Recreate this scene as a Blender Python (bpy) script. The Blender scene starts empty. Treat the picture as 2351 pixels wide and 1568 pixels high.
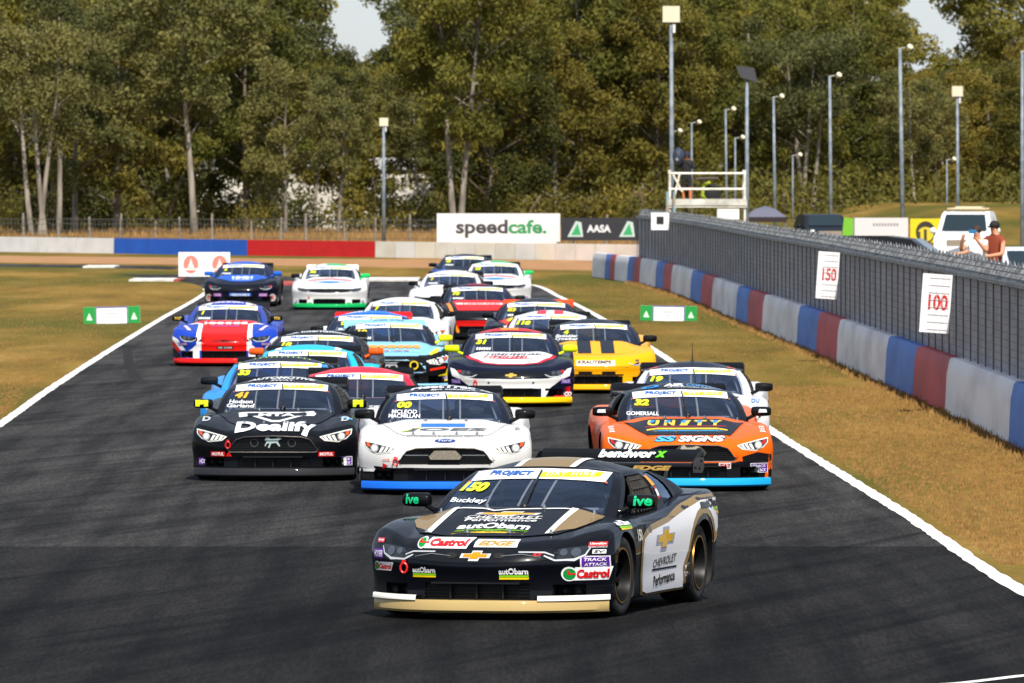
import bpy, bmesh, math, random
from mathutils import Vector, Matrix
from mathutils.bvhtree import BVHTree
R = math.radians
rnd = random.Random(7)
SC = bpy.context.scene
COL = SC.collection
# ---------------------------------------------------------------- camera, sky, sun, exposure
F, CX, YH, H = 22770.0, 1175.5, 386.0, 3.68      # focal length, centre column and horizon row of a 2351 px wide frame, eye height
cam = bpy.data.cameras.new('camera')
cam.sensor_width = 36.0
cam.lens = 36.0 * F / 2351.0
cam.shift_y = -(784.0 - YH) / 2351.0
cam.clip_start, cam.clip_end = 1.0, 6000.0
cam.dof.use_dof = True
cam.dof.focus_distance = 86.0
cam.dof.aperture_fstop = 15.0
co = bpy.data.objects.new('camera', cam)
co.location = (0, 0, H)
co.rotation_euler = (R(90), 0, 0)
COL.objects.link(co)
SC.camera = co
SUN = Vector((0.13, -0.66, 0.74)).normalized()
w = bpy.data.worlds.new('World')
SC.world = w
w.use_nodes = True
sky = w.node_tree.nodes.new('ShaderNodeTexSky')
sky.sky_type = 'NISHITA'
sky.sun_disc = False
sky.sun_elevation = math.asin(SUN.z)
sky.sun_rotation = math.atan2(SUN.x, SUN.y)
sky.air_density = 1.0
sky.dust_density = .3
sky.ozone_density = 2.0
bg = w.node_tree.nodes['Background']
bg.inputs[1].default_value = 0.066
# thin broken cloud over the whole sky
wn, wl = w.node_tree.nodes, w.node_tree.links
wtc = wn.new('ShaderNodeTexCoord')
wmp = wn.new('ShaderNodeMapping'); wmp.inputs['Scale'].default_value = (1, 1, 2.6)
wnz = wn.new('ShaderNodeTexNoise'); wnz.inputs['Scale'].default_value = 3.2; wnz.inputs['Detail'].default_value = 7; wnz.inputs['Roughness'].default_value = .58
wcr = wn.new('ShaderNodeValToRGB'); wcr.color_ramp.elements[0].position = .44; wcr.color_ramp.elements[0].color = (.36, .36, .36, 1); wcr.color_ramp.elements[1].position = .72; wcr.color_ramp.elements[1].color = (.85, .85, .85, 1)
wmx = wn.new('ShaderNodeMix'); wmx.data_type = 'RGBA'; wmx.inputs[7].default_value = (10.2, 11.6, 14.0, 1)
wl.new(wtc.outputs['Generated'], wmp.inputs[0]); wl.new(wmp.outputs[0], wnz.inputs['Vector']); wl.new(wnz.outputs[0], wcr.inputs[0])
wl.new(wcr.outputs[0], wmx.inputs[0]); wl.new(sky.outputs[0], wmx.inputs[6]); wl.new(wmx.outputs[2], bg.inputs[0])
sl = bpy.data.lights.new('sun', 'SUN')
sl.energy = 5.0
sl.angle = R(0.5)
sl.color = (1.0, 0.94, 0.84)
so = bpy.data.objects.new('sun', sl)
so.rotation_euler = SUN.to_track_quat('Z', 'Y').to_euler()
so.location = (0, 0, 60)
COL.objects.link(so)
SC.view_settings.view_transform = 'Standard'
SC.view_settings.look = 'None'
SC.view_settings.exposure = 0.28
SC.view_settings.gamma = 1.0
SC.render.engine = 'CYCLES'
SC.cycles.max_bounces = 7
SC.cycles.transparent_max_bounces = 16
SC.cycles.use_denoising = True

# ---------------------------------------------------------------- helpers
def lin(h):
    if not isinstance(h, str): return tuple(h)
    h = h.lstrip('#')
    o = []
    for i in (0, 2, 4):
        c = int(h[i:i + 2], 16) / 255
        o.append(c / 12.92 if c < .04045 else ((c + .055) / 1.055) ** 2.4)
    return tuple(o)
def at(x, y, d): return Vector(((x - CX) * d / F, d, H - (y - YH) * d / F))
def gp(x, y):
    d = H * F / (y - YH)
    return Vector(((x - CX) * d / F, d, 0))
MATS = {}
def new_mat(name):
    m = bpy.data.materials.new(name)
    m.use_nodes = True
    return m, m.node_tree.nodes, m.node_tree.links, m.node_tree.nodes['Principled BSDF']
def paint(c, rough=.55, metal=0., coat=.26, dirt=.02):
    k = ('paint', c, rough, metal, coat, dirt)
    if k in MATS: return MATS[k]
    m, n, l, b = new_mat('paint')
    col = lin(c)
    b.inputs['Roughness'].default_value = rough
    b.inputs['Metallic'].default_value = metal
    b.inputs['Coat Weight'].default_value = coat
    b.inputs['Coat Roughness'].default_value = .04
    b.inputs['Specular IOR Level'].default_value = .06
    tc = n.new('ShaderNodeTexCoord')
    nz = n.new('ShaderNodeTexNoise'); nz.inputs['Scale'].default_value = 5.0; nz.inputs['Detail'].default_value = 5
    l.new(tc.outputs['Object'], nz.inputs['Vector'])
    mr = n.new('ShaderNodeMapRange'); mr.inputs[1].default_value = .42; mr.inputs[2].default_value = .8
    mr.inputs[3].default_value = 0; mr.inputs[4].default_value = dirt
    l.new(nz.outputs[0], mr.inputs[0])
    mx = n.new('ShaderNodeMix'); mx.data_type = 'RGBA'
    mx.inputs[6].default_value = (*col, 1); mx.inputs[7].default_value = (.11, .095, .08, 1)
    l.new(mr.outputs[0], mx.inputs[0])
    l.new(mx.outputs[2], b.inputs['Base Color'])
    MATS[k] = m
    return m
def flat(c, rough=.6, metal=0., emit=0):
    k = ('flat', c, rough, metal)
    if k in MATS: return MATS[k]
    m, n, l, b = new_mat('surface')
    b.inputs['Base Color'].default_value = (*lin(c), 1)
    b.inputs['Roughness'].default_value = rough
    b.inputs['Metallic'].default_value = metal
    MATS[k] = m
    return m
def weathered(c1, c2, scale=1.5, rough=.8, detail=6, bump=0., lo=.35, hi=.65, stretch=(1, 1, 1), coord='Object'):
    k = ('wea', c1, c2, scale, rough, bump, lo, hi, stretch)
    if k in MATS: return MATS[k]
    m, n, l, b = new_mat('weathered')
    tc = n.new('ShaderNodeTexCoord')
    mp = n.new('ShaderNodeMapping'); mp.inputs['Scale'].default_value = stretch
    nz = n.new('ShaderNodeTexNoise'); nz.inputs['Scale'].default_value = scale; nz.inputs['Detail'].default_value = detail
    cr = n.new('ShaderNodeValToRGB')
    cr.color_ramp.elements[0].position = lo; cr.color_ramp.elements[1].position = hi
    cr.color_ramp.elements[0].color = (*lin(c1), 1); cr.color_ramp.elements[1].color = (*lin(c2), 1)
    l.new(tc.outputs[coord], mp.inputs[0]); l.new(mp.outputs[0], nz.inputs['Vector'])
    l.new(nz.outputs[0], cr.inputs[0]); l.new(cr.outputs[0], b.inputs['Base Color'])
    b.inputs['Roughness'].default_value = rough
    if bump:
        bp = n.new('ShaderNodeBump'); bp.inputs['Strength'].default_value = bump; bp.inputs['Distance'].default_value = .02
        l.new(nz.outputs[0], bp.inputs['Height']); l.new(bp.outputs[0], b.inputs['Normal'])
    MATS[k] = m
    return m
def glass_mat(tint=(.74, .79, .88), refl=.9):
    k = ('glass', tint)
    if k in MATS: return MATS[k]
    m, n, l, b = new_mat('glass')
    n.remove(b)
    out = n['Material Output']
    tr = n.new('ShaderNodeBsdfTransparent'); tr.inputs[0].default_value = (*tint, 1)
    gl = n.new('ShaderNodeBsdfGlossy'); gl.inputs['Roughness'].default_value = .03; gl.inputs[0].default_value = (.62, .76, 1.0, 1)
    fr = n.new('ShaderNodeFresnel'); fr.inputs[0].default_value = 1.7
    mx = n.new('ShaderNodeMixShader')
    l.new(fr.outputs[0], mx.inputs[0]); l.new(tr.outputs[0], mx.inputs[1]); l.new(gl.outputs[0], mx.inputs[2])
    l.new(mx.outputs[0], out.inputs[0])
    MATS[k] = m
    return m

def tag(o, label=None, cat=None, group=None, kind=None):
    if label: o['label'] = label
    if cat: o['category'] = cat
    if group: o['group'] = group
    if kind: o['kind'] = kind
    return o
def empty(name, loc=(0, 0, 0), rz=0.0):
    o = bpy.data.objects.new(name, None)
    o.empty_display_size = .2
    o.location = loc
    o.rotation_euler = (0, 0, rz)
    COL.objects.link(o)
    return o
def link(name, me, parent=None, mats=None):
    o = bpy.data.objects.new(name, me)
    COL.objects.link(o)
    o.parent = parent
    if mats:
        while len(me.materials) < len(mats): me.materials.append(None)
        for i, m in enumerate(mats):
            o.material_slots[i].link = 'OBJECT'
            o.material_slots[i].material = m
    return o
class MB:
    """collects shapes for one mesh"""
    def __init__(s): s.v = []; s.f = []; s.m = []
    def add(s, vs, fs, mi=0):
        b = len(s.v)
        s.v += [tuple(p) for p in vs]
        s.f += [tuple(b + i for i in f) for f in fs]
        s.m += [mi] * len(fs)
        return s
    def box(s, c, d, mi=0, rot=None):
        hx, hy, hz = d[0] / 2, d[1] / 2, d[2] / 2
        P = [Vector((x, y, z)) for x in (-hx, hx) for y in (-hy, hy) for z in (-hz, hz)]
        if rot is not None: P = [rot @ p for p in P]
        P = [p + Vector(c) for p in P]
        return s.add(P, [(0, 1, 3, 2), (4, 6, 7, 5), (0, 4, 5, 1), (2, 3, 7, 6), (0, 2, 6, 4), (1, 5, 7, 3)], mi)
    def tube(s, pts, r, n=8, mi=0, caps=True):
        pts = [Vector(p) for p in pts]
        rs = r if isinstance(r, (list, tuple)) else [r] * len(pts)
        V = []; Fc = []
        prev = None
        for i, p in enumerate(pts):
            t = (pts[min(i + 1, len(pts) - 1)] - pts[max(i - 1, 0)]).normalized()
            a = Vector((0, 0, 1)) if abs(t.z) < .9 else Vector((1, 0, 0))
            u = t.cross(a).normalized() if prev is None else (prev - t * prev.dot(t)).normalized()
            prev = u
            w_ = t.cross(u)
            for k in range(n):
                q = 2 * math.pi * k / n
                V.append(p + (u * math.cos(q) + w_ * math.sin(q)) * rs[i])
        for i in range(len(pts) - 1):
            for k in range(n):
                k2 = (k + 1) % n
                Fc.append((i * n + k, i * n + k2, (i + 1) * n + k2, (i + 1) * n + k))
        if caps:
            Fc.append(tuple(range(n))[::-1]); Fc.append(tuple((len(pts) - 1) * n + k for k in range(n)))
        return s.add(V, Fc, mi)
    def lathe(s, prof, axis='X', n=28, c=(0, 0, 0), mi=0, mis=None):
        """prof: (along axis, radius)"""
        V = []
        for a, r in prof:
            for k in range(n):
                q = 2 * math.pi * k / n
                p = {'X': (a, r * math.cos(q), r * math.sin(q)), 'Y': (r * math.cos(q), a, r * math.sin(q)), 'Z': (r * math.cos(q), r * math.sin(q), a)}[axis]
                V.append((p[0] + c[0], p[1] + c[1], p[2] + c[2]))
        b = len(s.v); s.v += V
        for i in range(len(prof) - 1):
            for k in range(n):
                k2 = (k + 1) % n
                s.f.append((b + i * n + k, b + i * n + k2, b + (i + 1) * n + k2, b + (i + 1) * n + k))
                s.m.append(mis[i] if mis else mi)
        return s
    def prism(s, poly, z0, z1, axis='Z', mi=0):
        """poly 2D extruded along axis"""
        n = len(poly)
        def P(a, b, h): return {'Z': (a, b, h), 'Y': (a, h, b), 'X': (h, a, b)}[axis]
        V = [P(a, b, z0) for a, b in poly] + [P(a, b, z1) for a, b in poly]
        Fc = [tuple(range(n))[::-1], tuple(range(n, 2 * n))] + [(i, (i + 1) % n, n + (i + 1) % n, n + i) for i in range(n)]
        return s.add(V, Fc, mi)
    def ball(s, c, r, nu=14, nv=9, mi=0, sc=(1, 1, 1)):
        V = []; Fc = []
        for j in range(nv + 1):
            th = math.pi * j / nv
            for i in range(nu):
                ph = 2 * math.pi * i / nu
                V.append((c[0] + r * sc[0] * math.sin(th) * math.cos(ph), c[1] + r * sc[1] * math.sin(th) * math.sin(ph), c[2] + r * sc[2] * math.cos(th)))
        for j in range(nv):
            for i in range(nu):
                i2 = (i + 1) % nu
                Fc.append((j * nu + i, (j + 1) * nu + i, (j + 1) * nu + i2, j * nu + i2))
        return s.add(V, Fc, mi)
    def mesh(s, name, mats=None, smooth=False, angle=None, fix=True):
        me = bpy.data.meshes.new(name)
        me.from_pydata(s.v, [], s.f)
        me.polygons.foreach_set('material_index', s.m)
        if fix:
            bm = bmesh.new(); bm.from_mesh(me)
            bmesh.ops.remove_doubles(bm, verts=bm.verts, dist=1e-5)
            bmesh.ops.recalc_face_normals(bm, faces=bm.faces)
            bm.to_mesh(me); bm.free()
        if smooth or angle:
            me.polygons.foreach_set('use_smooth', [True] * len(me.polygons))
            if angle: me.set_sharp_from_angle(angle=R(angle))
        for m in (mats or []): me.materials.append(m)
        return me
    def build(s, name, mats, parent=None, smooth=False, angle=None, fix=True):
        if not isinstance(mats, (list, tuple)): mats = [mats]
        return link(name, s.mesh(name, mats, smooth, angle, fix), parent)
def interp(tab, x):
    if x <= tab[0][0]: return tab[0][1]
    for i in range(len(tab) - 1):
        if x <= tab[i + 1][0]:
            (x0, y0), (x1, y1) = tab[i], tab[i + 1]
            m0 = (tab[i + 1][1] - tab[i - 1][1]) / (tab[i + 1][0] - tab[i - 1][0]) if i > 0 else (y1 - y0) / (x1 - x0)
            m1 = (tab[i + 2][1] - y0) / (tab[i + 2][0] - x0) if i + 2 < len(tab) else (y1 - y0) / (x1 - x0)
            h = x1 - x0; t = (x - x0) / h
            return (2 * t**3 - 3 * t**2 + 1) * y0 + (t**3 - 2 * t**2 + t) * h * m0 + (-2 * t**3 + 3 * t**2) * y1 + (t**3 - t**2) * h * m1
    return tab[-1][1]
def sstep(a, b, x):
    t = max(0, min(1, (x - a) / (b - a)))
    return t * t * (3 - 2 * t)
# ================================================================ RACING CARS
BLACK = flat('#0b0b0d', .45)
RUBBER = weathered('#0c0c0d', '#1d1c1c', 14, .75)
DARKMETAL = flat('#1a1a1c', .4, .6)
GREYBAR = flat('#98948f', .5)
CHROME = flat('#c9c9c6', .25, 1.0)
INTERIOR = flat('#43474f', .8)
FAX, RAX = -1.44, 1.23
ZC = {'coupe_a': [(-2.45, .545), (-2.38, .575), (-2.25, .604), (-2.0, .655), (-1.6, .735), (-1.2, .81), (-1.0, .842), (-.5, .82), (.6, .82), (1.3, .865), (1.7, .89), (2.1, .90), (2.45, .89)],
      'coupe_b': [(-2.45, .545), (-2.38, .575), (-2.25, .602), (-2.0, .648), (-1.6, .716), (-1.2, .789), (-1.0, .82), (-.5, .81), (.6, .82), (1.3, .865), (1.7, .89), (2.1, .90), (2.45, .89)]}
ZF = {'coupe_a': [(-2.45, .53), (-2.3, .58), (-2.1, .632), (-1.8, .695), (-1.4, .742), (-1.0, .752), (-.5, .755), (0, .765), (.6, .80), (1.0, .845), (1.4, .88), (2.0, .895), (2.45, .865)],
      'coupe_b': [(-2.45, .53), (-2.3, .575), (-2.1, .625), (-1.8, .688), (-1.4, .745), (-1.0, .758), (-.5, .757), (0, .765), (.6, .80), (1.0, .84), (1.4, .872), (2.0, .89), (2.45, .865)]}
WY = [(-2.45, .93), (-2.1, .970), (-1.7, .985), (-1.36, .99), (-1.0, .975), (-.6, .948), (.2, .94), (.75, .955), (1.23, .995), (1.65, .985), (1.95, .94), (2.15, .90)]
SIDE = [(0, .972), (.12, .98), (.3, .982), (.55, .997), (.75, .995), (.9, .975), (1, .945)]
BOW = {'coupe_a': (.56, 2.8), 'coupe_b': (.42, 3.0)}
FSLOPE = {'coupe_a': [(0, .0), (.3, .01), (.55, .0), (.7, -.02), (.85, .02), (1, .10)], 'coupe_b': [(0, .0), (.3, .015), (.55, .0), (.75, .005), (.9, .03), (1, .09)]}
def body_point(kind, p):
    hx, hy, hz = .98, 2.41, .36
    u, v, wn = p[0] / hx, p[1] / hy, (p[2] / hz + 1) / 2
    a, e = BOW[kind]
    ff = max(0, (1 - v) / 2) ** 3.2
    rf = ((1 + v) / 2) ** 6
    y = v * 2.26 - .15 + ff * (a * abs(u) ** e + interp(FSLOPE[kind], wn)) - rf * (.24 * abs(u) ** 3 + .10 * (1 - wn) - .02)
    wdt = interp(WY, y)
    x = u * wdt * interp(SIDE, wn)
    # sill tucks in behind the front wheel, haunch over the rear one
    au = abs(u)
    zt = interp(ZC[kind], y) + (interp(ZF[kind], y) - interp(ZC[kind], y)) * sstep(.42, .86, au)
    if kind == 'coupe_b': zt -= .02 * math.exp(-((au - .62) / .10) ** 2) * sstep(-.9, -1.3, y)
    else: zt -= .016 * math.exp(-((au - .70) / .07) ** 2) * sstep(-.9, -1.3, y)
    zb = .115 + .07 * sstep(1.4, 2.1, y)
    return Vector((x, y, zb + (zt - zb) * wn))
def lines(h, r, step, k=4):
    n = max(2, round(2 * (h - r) / step))
    inner = [-(h - r) + 2 * (h - r) * i / n for i in range(n + 1)]
    ed = [h - r + r * math.tan(R(45) * (i + 1) / k) for i in range(k)]
    return [-e for e in reversed(ed)] + inner + ed
def body_raw(kind):
    hx, hy, hz, r = .98, 2.41, .36, .06
    X, Y, Z = lines(hx, r, .05), lines(hy, r, .055), lines(hz, r, .05)
    idx = {}; V = []; Fc = []
    def vid(p):
        k = (round(p[0], 4), round(p[1], 4), round(p[2], 4))
        if k not in idx:
            q = Vector((max(-hx + r, min(hx - r, p[0])), max(-hy + r, min(hy - r, p[1])), max(-hz + r, min(hz - r, p[2]))))
            d = Vector(p) - q
            P = q + d.normalized() * r if d.length > 1e-6 else Vector(p)
            idx[k] = len(V)
            V.append(body_point(kind, P))
        return idx[k]
    def face(A, B, f):
        for i in range(len(A) - 1):
            for j in range(len(B) - 1):
                Fc.append((vid(f(A[i], B[j])), vid(f(A[i + 1], B[j])), vid(f(A[i + 1], B[j + 1])), vid(f(A[i], B[j + 1]))))
    for s in (-1, 1):
        face(X, Y, lambda a, b: (a, b, s * hz))
        face(X, Z, lambda a, b: (a, s * hy, b))
        face(Y, Z, lambda a, b: (s * hx, a, b))
    mb = MB(); mb.add(V, Fc)
    return mb.mesh('body', [BLACK, BLACK])
def apply_cuts(me, cutters):
    o = bpy.data.objects.new('tmp', me); COL.objects.link(o)
    tmp = []
    for c in cutters:
        cm = c.mesh('cut', [BLACK, BLACK]); co_ = bpy.data.objects.new('cut', cm); COL.objects.link(co_)
        md = o.modifiers.new('b', 'BOOLEAN'); md.operation = 'DIFFERENCE'; md.object = co_; md.solver = 'EXACT'
        tmp.append(co_)
    dg = bpy.context.evaluated_depsgraph_get()
    out = bpy.data.meshes.new_from_object(o.evaluated_get(dg))
    bpy.data.objects.remove(o)
    for t in tmp: bpy.data.objects.remove(t)
    while len(out.materials) < 2: out.materials.append(BLACK)
    while len(out.materials) < 3: out.materials.append(BLACK)
    for p in out.polygons:          # lower front bumper skin
        if p.material_index == 0 and p.center.z < .312 and p.center.y < -1.9: p.material_index = 2
    out.polygons.foreach_set('use_smooth', [True] * len(out.polygons))
    out.set_sharp_from_angle(angle=R(38))
    return out
GRILLE_B = [(-.50, .345), (.50, .345), (.535, .375), (.43, .495), (.33, .525), (0, .537), (-.33, .525), (-.43, .495), (-.535, .375)]
def make_body(kind):
    me = body_raw(kind)
    cuts = []
    for ax in (FAX, RAX):
        for s in (-1, 1):
            m = MB(); rr = .345 if ax == FAX else .352
            prof = [(s * .60, .001), (s * .60, rr), (s * 1.2, rr), (s * 1.2, .001)]
            m.lathe(prof, 'X', 40, (0, ax, .322), mi=1)
            cuts.append(m)
    m = MB(); m.box((0, -2.3, .215), (.84, .55, .15), 1); cuts.append(m)
    for s in (-1, 1):
        m = MB(); m.box((s * .69, -2.2, .225), (.22, .5, .11), 1); cuts.append(m)
    if kind == 'coupe_b':
        m = MB(); m.prism(GRILLE_B, -2.6, -2.30, 'Y', 1); cuts.append(m)
    m = MB(); m.prism([(-.62, -.72), (.62, -.72), (.68, .2), (.62, 1.35), (-.62, 1.35), (-.68, .2)], .45, 1.05, 'Z', 1); cuts.append(m)
    return apply_cuts(me, cuts)
# greenhouse rings (half, front centre -> rear centre): belt line and roof edge
BELT = [(0, -1.07, .80), (.38, -1.03, .792), (.70, -.87, .765), (.765, -.73, .757), (.80, .0, .768), (.79, .50, .795), (.745, 1.15, .865), (.68, 1.68, .885), (0, 1.80, .89)]
EDGE = [(0, -.20, 1.120), (.36, -.165, 1.112), (.565, -.07, 1.085), (.60, .02, 1.075), (.615, .25, 1.08), (.61, .50, 1.08), (.585, .80, 1.075), (.54, .93, 1.065), (0, 1.0, 1.11)]
def ring(tab, s):
    n = len(tab) - 1
    s = max(-n, min(n, s)); sg = -1 if s < 0 else 1
    a = abs(s)
    T = [[(i, tab[i][k]) for i in range(n + 1)] for k in range(3)]
    x, y, z = (interp(T[k], a) for k in range(3))
    return Vector((sg * x, y, z))
def gh(s, t, off=0.):
    a, b = ring(BELT, s), ring(EDGE, s)
    p = a.lerp(b, t)
    c = Vector((0, .3, p.z))
    out = (p - c); out.z = 0
    out = out.normalized()
    bulge = .035 * math.sin(math.pi * t)
    return p + out * (bulge + off) + Vector((0, 0, .35 * bulge))
def gh_patch(s0, s1, t0, t1, ns, nt, off=0., thick=.0):
    m = MB()
    def grid(o, flip):
        V = [gh(s0 + (s1 - s0) * i / ns + 1e-6, t0 + (t1 - t0) * j / nt, o) for i in range(ns + 1) for j in range(nt + 1)]
        Q = [(i * (nt + 1) + j, (i + 1) * (nt + 1) + j, (i + 1) * (nt + 1) + j + 1, i * (nt + 1) + j + 1) for i in range(ns) for j in range(nt)]
        return V, [q[::-1] for q in Q] if flip else Q
    V, Q = grid(off, False)
    if not thick:
        return m.add(V, Q)
    V2, Q2 = grid(off - thick, True)
    n = len(V)
    border = [i * (nt + 1) for i in range(ns + 1)] + [ns * (nt + 1) + j for j in range(1, nt + 1)] + [i * (nt + 1) + nt for i in range(ns - 1, -1, -1)] + [j for j in range(nt - 1, 0, -1)]
    Qs = [(border[i], border[(i + 1) % len(border)], n + border[(i + 1) % len(border)], n + border[i]) for i in range(len(border))]
    return m.add(V + V2, Q + [tuple(n + k for k in q) for q in Q2] + Qs)
def roof_mesh():
    m = MB()
    ns, nr = 64, 10
    V = []; Fc = []
    N = len(EDGE) - 1
    ss = [-N + 2 * N * i / ns for i in range(ns)]
    c0 = Vector((0, .38, 0))
    for k in range(nr + 1):
        q = k / nr
        for s in ss:
            e = ring(EDGE, s + 1e-6)
            if k == 0:
                e2 = gh(s + 1e-6, .985 if abs(s) < 1.9 else .93, .004); V.append(e2); continue
            q2 = (k - 1) / (nr - 1)
            p = e.lerp(Vector((c0.x, c0.y, e.z)), q2)
            # crown
            rise = 1.185 - .05 * ((p.y - .38) / .6) ** 2 - .055 * (p.x / .6) ** 2
            zz = e.z + (rise - e.z) * (1 - (1 - q2) ** 3) if q2 > 0 else e.z + .004
            V.append(Vector((p.x, p.y, max(zz, e.z))))
    for k in range(nr):
        for i in range(ns):
            i2 = (i + 1) % ns
            Fc.append((k * ns + i, k * ns + i2, (k + 1) * ns + i2, (k + 1) * ns + i))
    m.add(V, Fc)
    return m.mesh('roof', [BLACK], smooth=True)
CARM = {}
def bvh_of(me):
    return BVHTree.FromPolygons([v.co.copy() for v in me.vertices], [tuple(p.vertices) for p in me.polygons])
for kind in ('coupe_a', 'coupe_b'):
    CARM[kind] = make_body(kind)
    CARM[kind + '_bvh'] = bvh_of(CARM[kind])
CARM['roof'] = roof_mesh()
CARM['windscreen'] = gh_patch(-1.86, 1.86, .0, 1.0, 26, 8).mesh('windscreen', [BLACK], smooth=True)
CARM['glass_bvh'] = bvh_of(CARM['windscreen'])
CARM['roof_bvh'] = bvh_of(CARM['roof'])
CARM['pillar'] = [gh_patch(s * 1.84, s * 3.0, -.06, .98, 6, 6, .006, .05).mesh('pillar', [BLACK], smooth=True, angle=40) for s in (-1, 1)]
CARM['centre_post'] = [gh_patch(s * 4.75, s * 5.25, -.04, .98, 3, 6, .005, .04).mesh('centre_post', [BLACK], smooth=True, angle=40) for s in (-1, 1)]
CARM['rear_pillar'] = [gh_patch(s * 5.95, s * 7.2, -.05, .98, 8, 6, .006, .04).mesh('rear_pillar', [BLACK], smooth=True, angle=40) for s in (-1, 1)]
CARM['quarter_window'] = [gh_patch(s * 5.2, s * 6.0, .0, .97, 5, 5, -.01).mesh('quarter_window', [BLACK], smooth=True) for s in (-1, 1)]
CARM['rear_window'] = gh_patch(7.1, 8, 0, 1, 8, 6).add(*(lambda g: (g.v, g.f))(gh_patch(-8, -7.1, 0, 1, 8, 6))).mesh('rear_window', [BLACK], smooth=True)
def net():
    m = MB()
    S = lambda a: a
    for k in range(9):
        s = 3.55 + k * .145
        m.tube([gh(s, t, -.03) for t in (.02, .3, .6, .93)], .016, 4)
    for t in (.12, .34, .56, .78):
        m.tube([gh(3.5 + j * .15, t, -.025) for j in range(9)], .017, 4)
    return m.mesh('window_net', [flat('#2a2620', .8)])
CARM['window_net'] = net()
def wheel_meshes():
    t = MB()
    prof = [(-.13, .215), (-.145, .245), (-.145, .297), (-.12, .315), (-.06, .322), (.06, .322), (.12, .315), (.145, .297), (.145, .245), (.13, .215)]
    t.lathe(prof, 'X', 40)
    tyre = t.mesh('tyre', [RUBBER], smooth=True)
    r = MB()
    r.lathe([(.128, .222), (.148, .218), (.148, .206), (.10, .195), (-.12, .185)], 'X', 40, mis=[0, 0, 1, 1])
    for k in range(10):
        a = 2 * math.pi * k / 10
        rot = Matrix.Rotation(a, 3, 'X')
        r.box(rot @ Vector((.055, 0, .115)), (.02, .035, .16), 1, rot)
    r.lathe([(.06, .001), (.075, .04), (.06, .065), (.02, .07)], 'X', 20, mi=1)
    r.lathe([(-.02, .001), (-.02, .17)], 'X', 24, mi=2)
    rim = r.mesh('rim', [CHROME, DARKMETAL, flat('#2c2421', .5, .7)], smooth=True, angle=40)
    return tyre, rim
CARM['tyre'], CARM['rim'] = wheel_meshes()
def splitter_mesh(kind):
    a, e = BOW[kind]
    m = MB()
    n = 40; outer = []; inner = []
    for i in range(n + 1):
        u = -1 + 2 * i / n
        x = u * .945
        y = -2.455 + a * abs(u) ** e
        outer.append((x, y)); inner.append((x * .93, y + .16))
    V = []; Fc = []
    z0, z1, z2 = .062, .14, .158
    for (x, y), (xi, yi) in zip(outer, inner):
        V += [(xi, yi, z0), (x, y + .02, z0), (x, y, z0 + .018), (x, y + .006, z1), (x * .995, y + .02, z2), (xi, yi, z2)]
    for i in range(n):
        for k in range(6):
            k2 = (k + 1) % 6
            Fc.append((i * 6 + k, i * 6 + k2, (i + 1) * 6 + k2, (i + 1) * 6 + k))
    Fc.append(tuple(range(6))); Fc.append(tuple(n * 6 + k for k in range(6))[::-1])
    m.add(V, Fc)
    return m.mesh('splitter', [BLACK], smooth=True, angle=35)
for kind in ('coupe_a', 'coupe_b'): CARM[kind + '_splitter'] = splitter_mesh(kind)
def wing_meshes():
    W = .67
    def foil(c, chord, th, ang):
        pts = []
        for t, h in ((0, 0), (.08, .6), (.3, 1), (.65, .7), (1, .06), (1, -.06), (.6, -.12), (.25, -.35), (.06, -.35)):
            x, z = t * chord, h * th
            pts.append((c[0] + x * math.cos(ang) - z * math.sin(ang), c[1] + x * math.sin(ang) + z * math.cos(ang)))
        return pts
    a = MB().prism(foil((2.18, 1.010), .25, .03, R(4)), -W, W, 'X').mesh('main_plane', [BLACK], smooth=True, angle=30)
    f = MB().prism(foil((2.40, 1.045), .17, .016, R(36)), -W, W, 'X').mesh('flap', [BLACK], smooth=True, angle=30)
    e = []
    for s in (-1, 1):
        m = MB().prism([(2.16, 0.965), (2.50, 0.955), (2.56, 0.995), (2.56, 1.130), (2.42, 1.130), (2.16, 1.045)], s * W, s * (W + .012), 'X')
        for q in ((2.25, 1.005), (2.40, 0.995), (2.5, 1.095), (2.46, 1.055)):
            m.lathe([(s * (W + .02), .0005), (s * (W + .02), .011), (s * W, .011)], 'X', 8, (0, q[0], q[1]))
        e.append(m.mesh('end_plate', [BLACK]))
    st = [MB().prism([(2.12, .89), (2.30, .90), (2.38, 1.015), (2.28, 1.015)], s * .42 - .008, s * .42 + .008, 'X').mesh('strut', [BLACK]) for s in (-1, 1)]
    return a, f, e, st
CARM['wing'] = wing_meshes()
def mirror_mesh(s):
    m = MB()
    def sec(x, y, hy, hz, z):
        return [(x, y + hy * math.cos(q), z + hz * (abs(math.sin(q)) ** .5) * (1 if math.sin(q) >= 0 else -1)) for q in [2 * math.pi * k / 14 for k in range(14)]]
    secs = [(.80, .02, .02), (.81, .06, .05), (.84, .075, .056), (.95, .073, .056), (1.01, .06, .05), (1.03, .045, .036)]
    V = []; n = 14
    for x, hy, hz in secs:
        V += [(s * p[0], p[1], p[2]) for p in sec(x, -.66 + .06 * (x - .8), hy, hz, .875)]
    Fc = [(i * n + k, i * n + (k + 1) % n, (i + 1) * n + (k + 1) % n, (i + 1) * n + k) for i in range(len(secs) - 1) for k in range(n)]
    Fc += [tuple(range(n)), tuple((len(secs) - 1) * n + k for k in range(n))]
    m.add(V, Fc)
    m.tube([(s * .70, -.74, .775), (s * .77, -.71, .80), (s * .86, -.67, .845)], [.028, .022, .02], 8)
    return m.mesh('mirror', [BLACK], smooth=True, angle=50)
CARM['mirror'] = [mirror_mesh(-1), mirror_mesh(1)]
CARM['mirror_bvh'] = [bvh_of(m) for m in CARM['mirror']]
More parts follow.
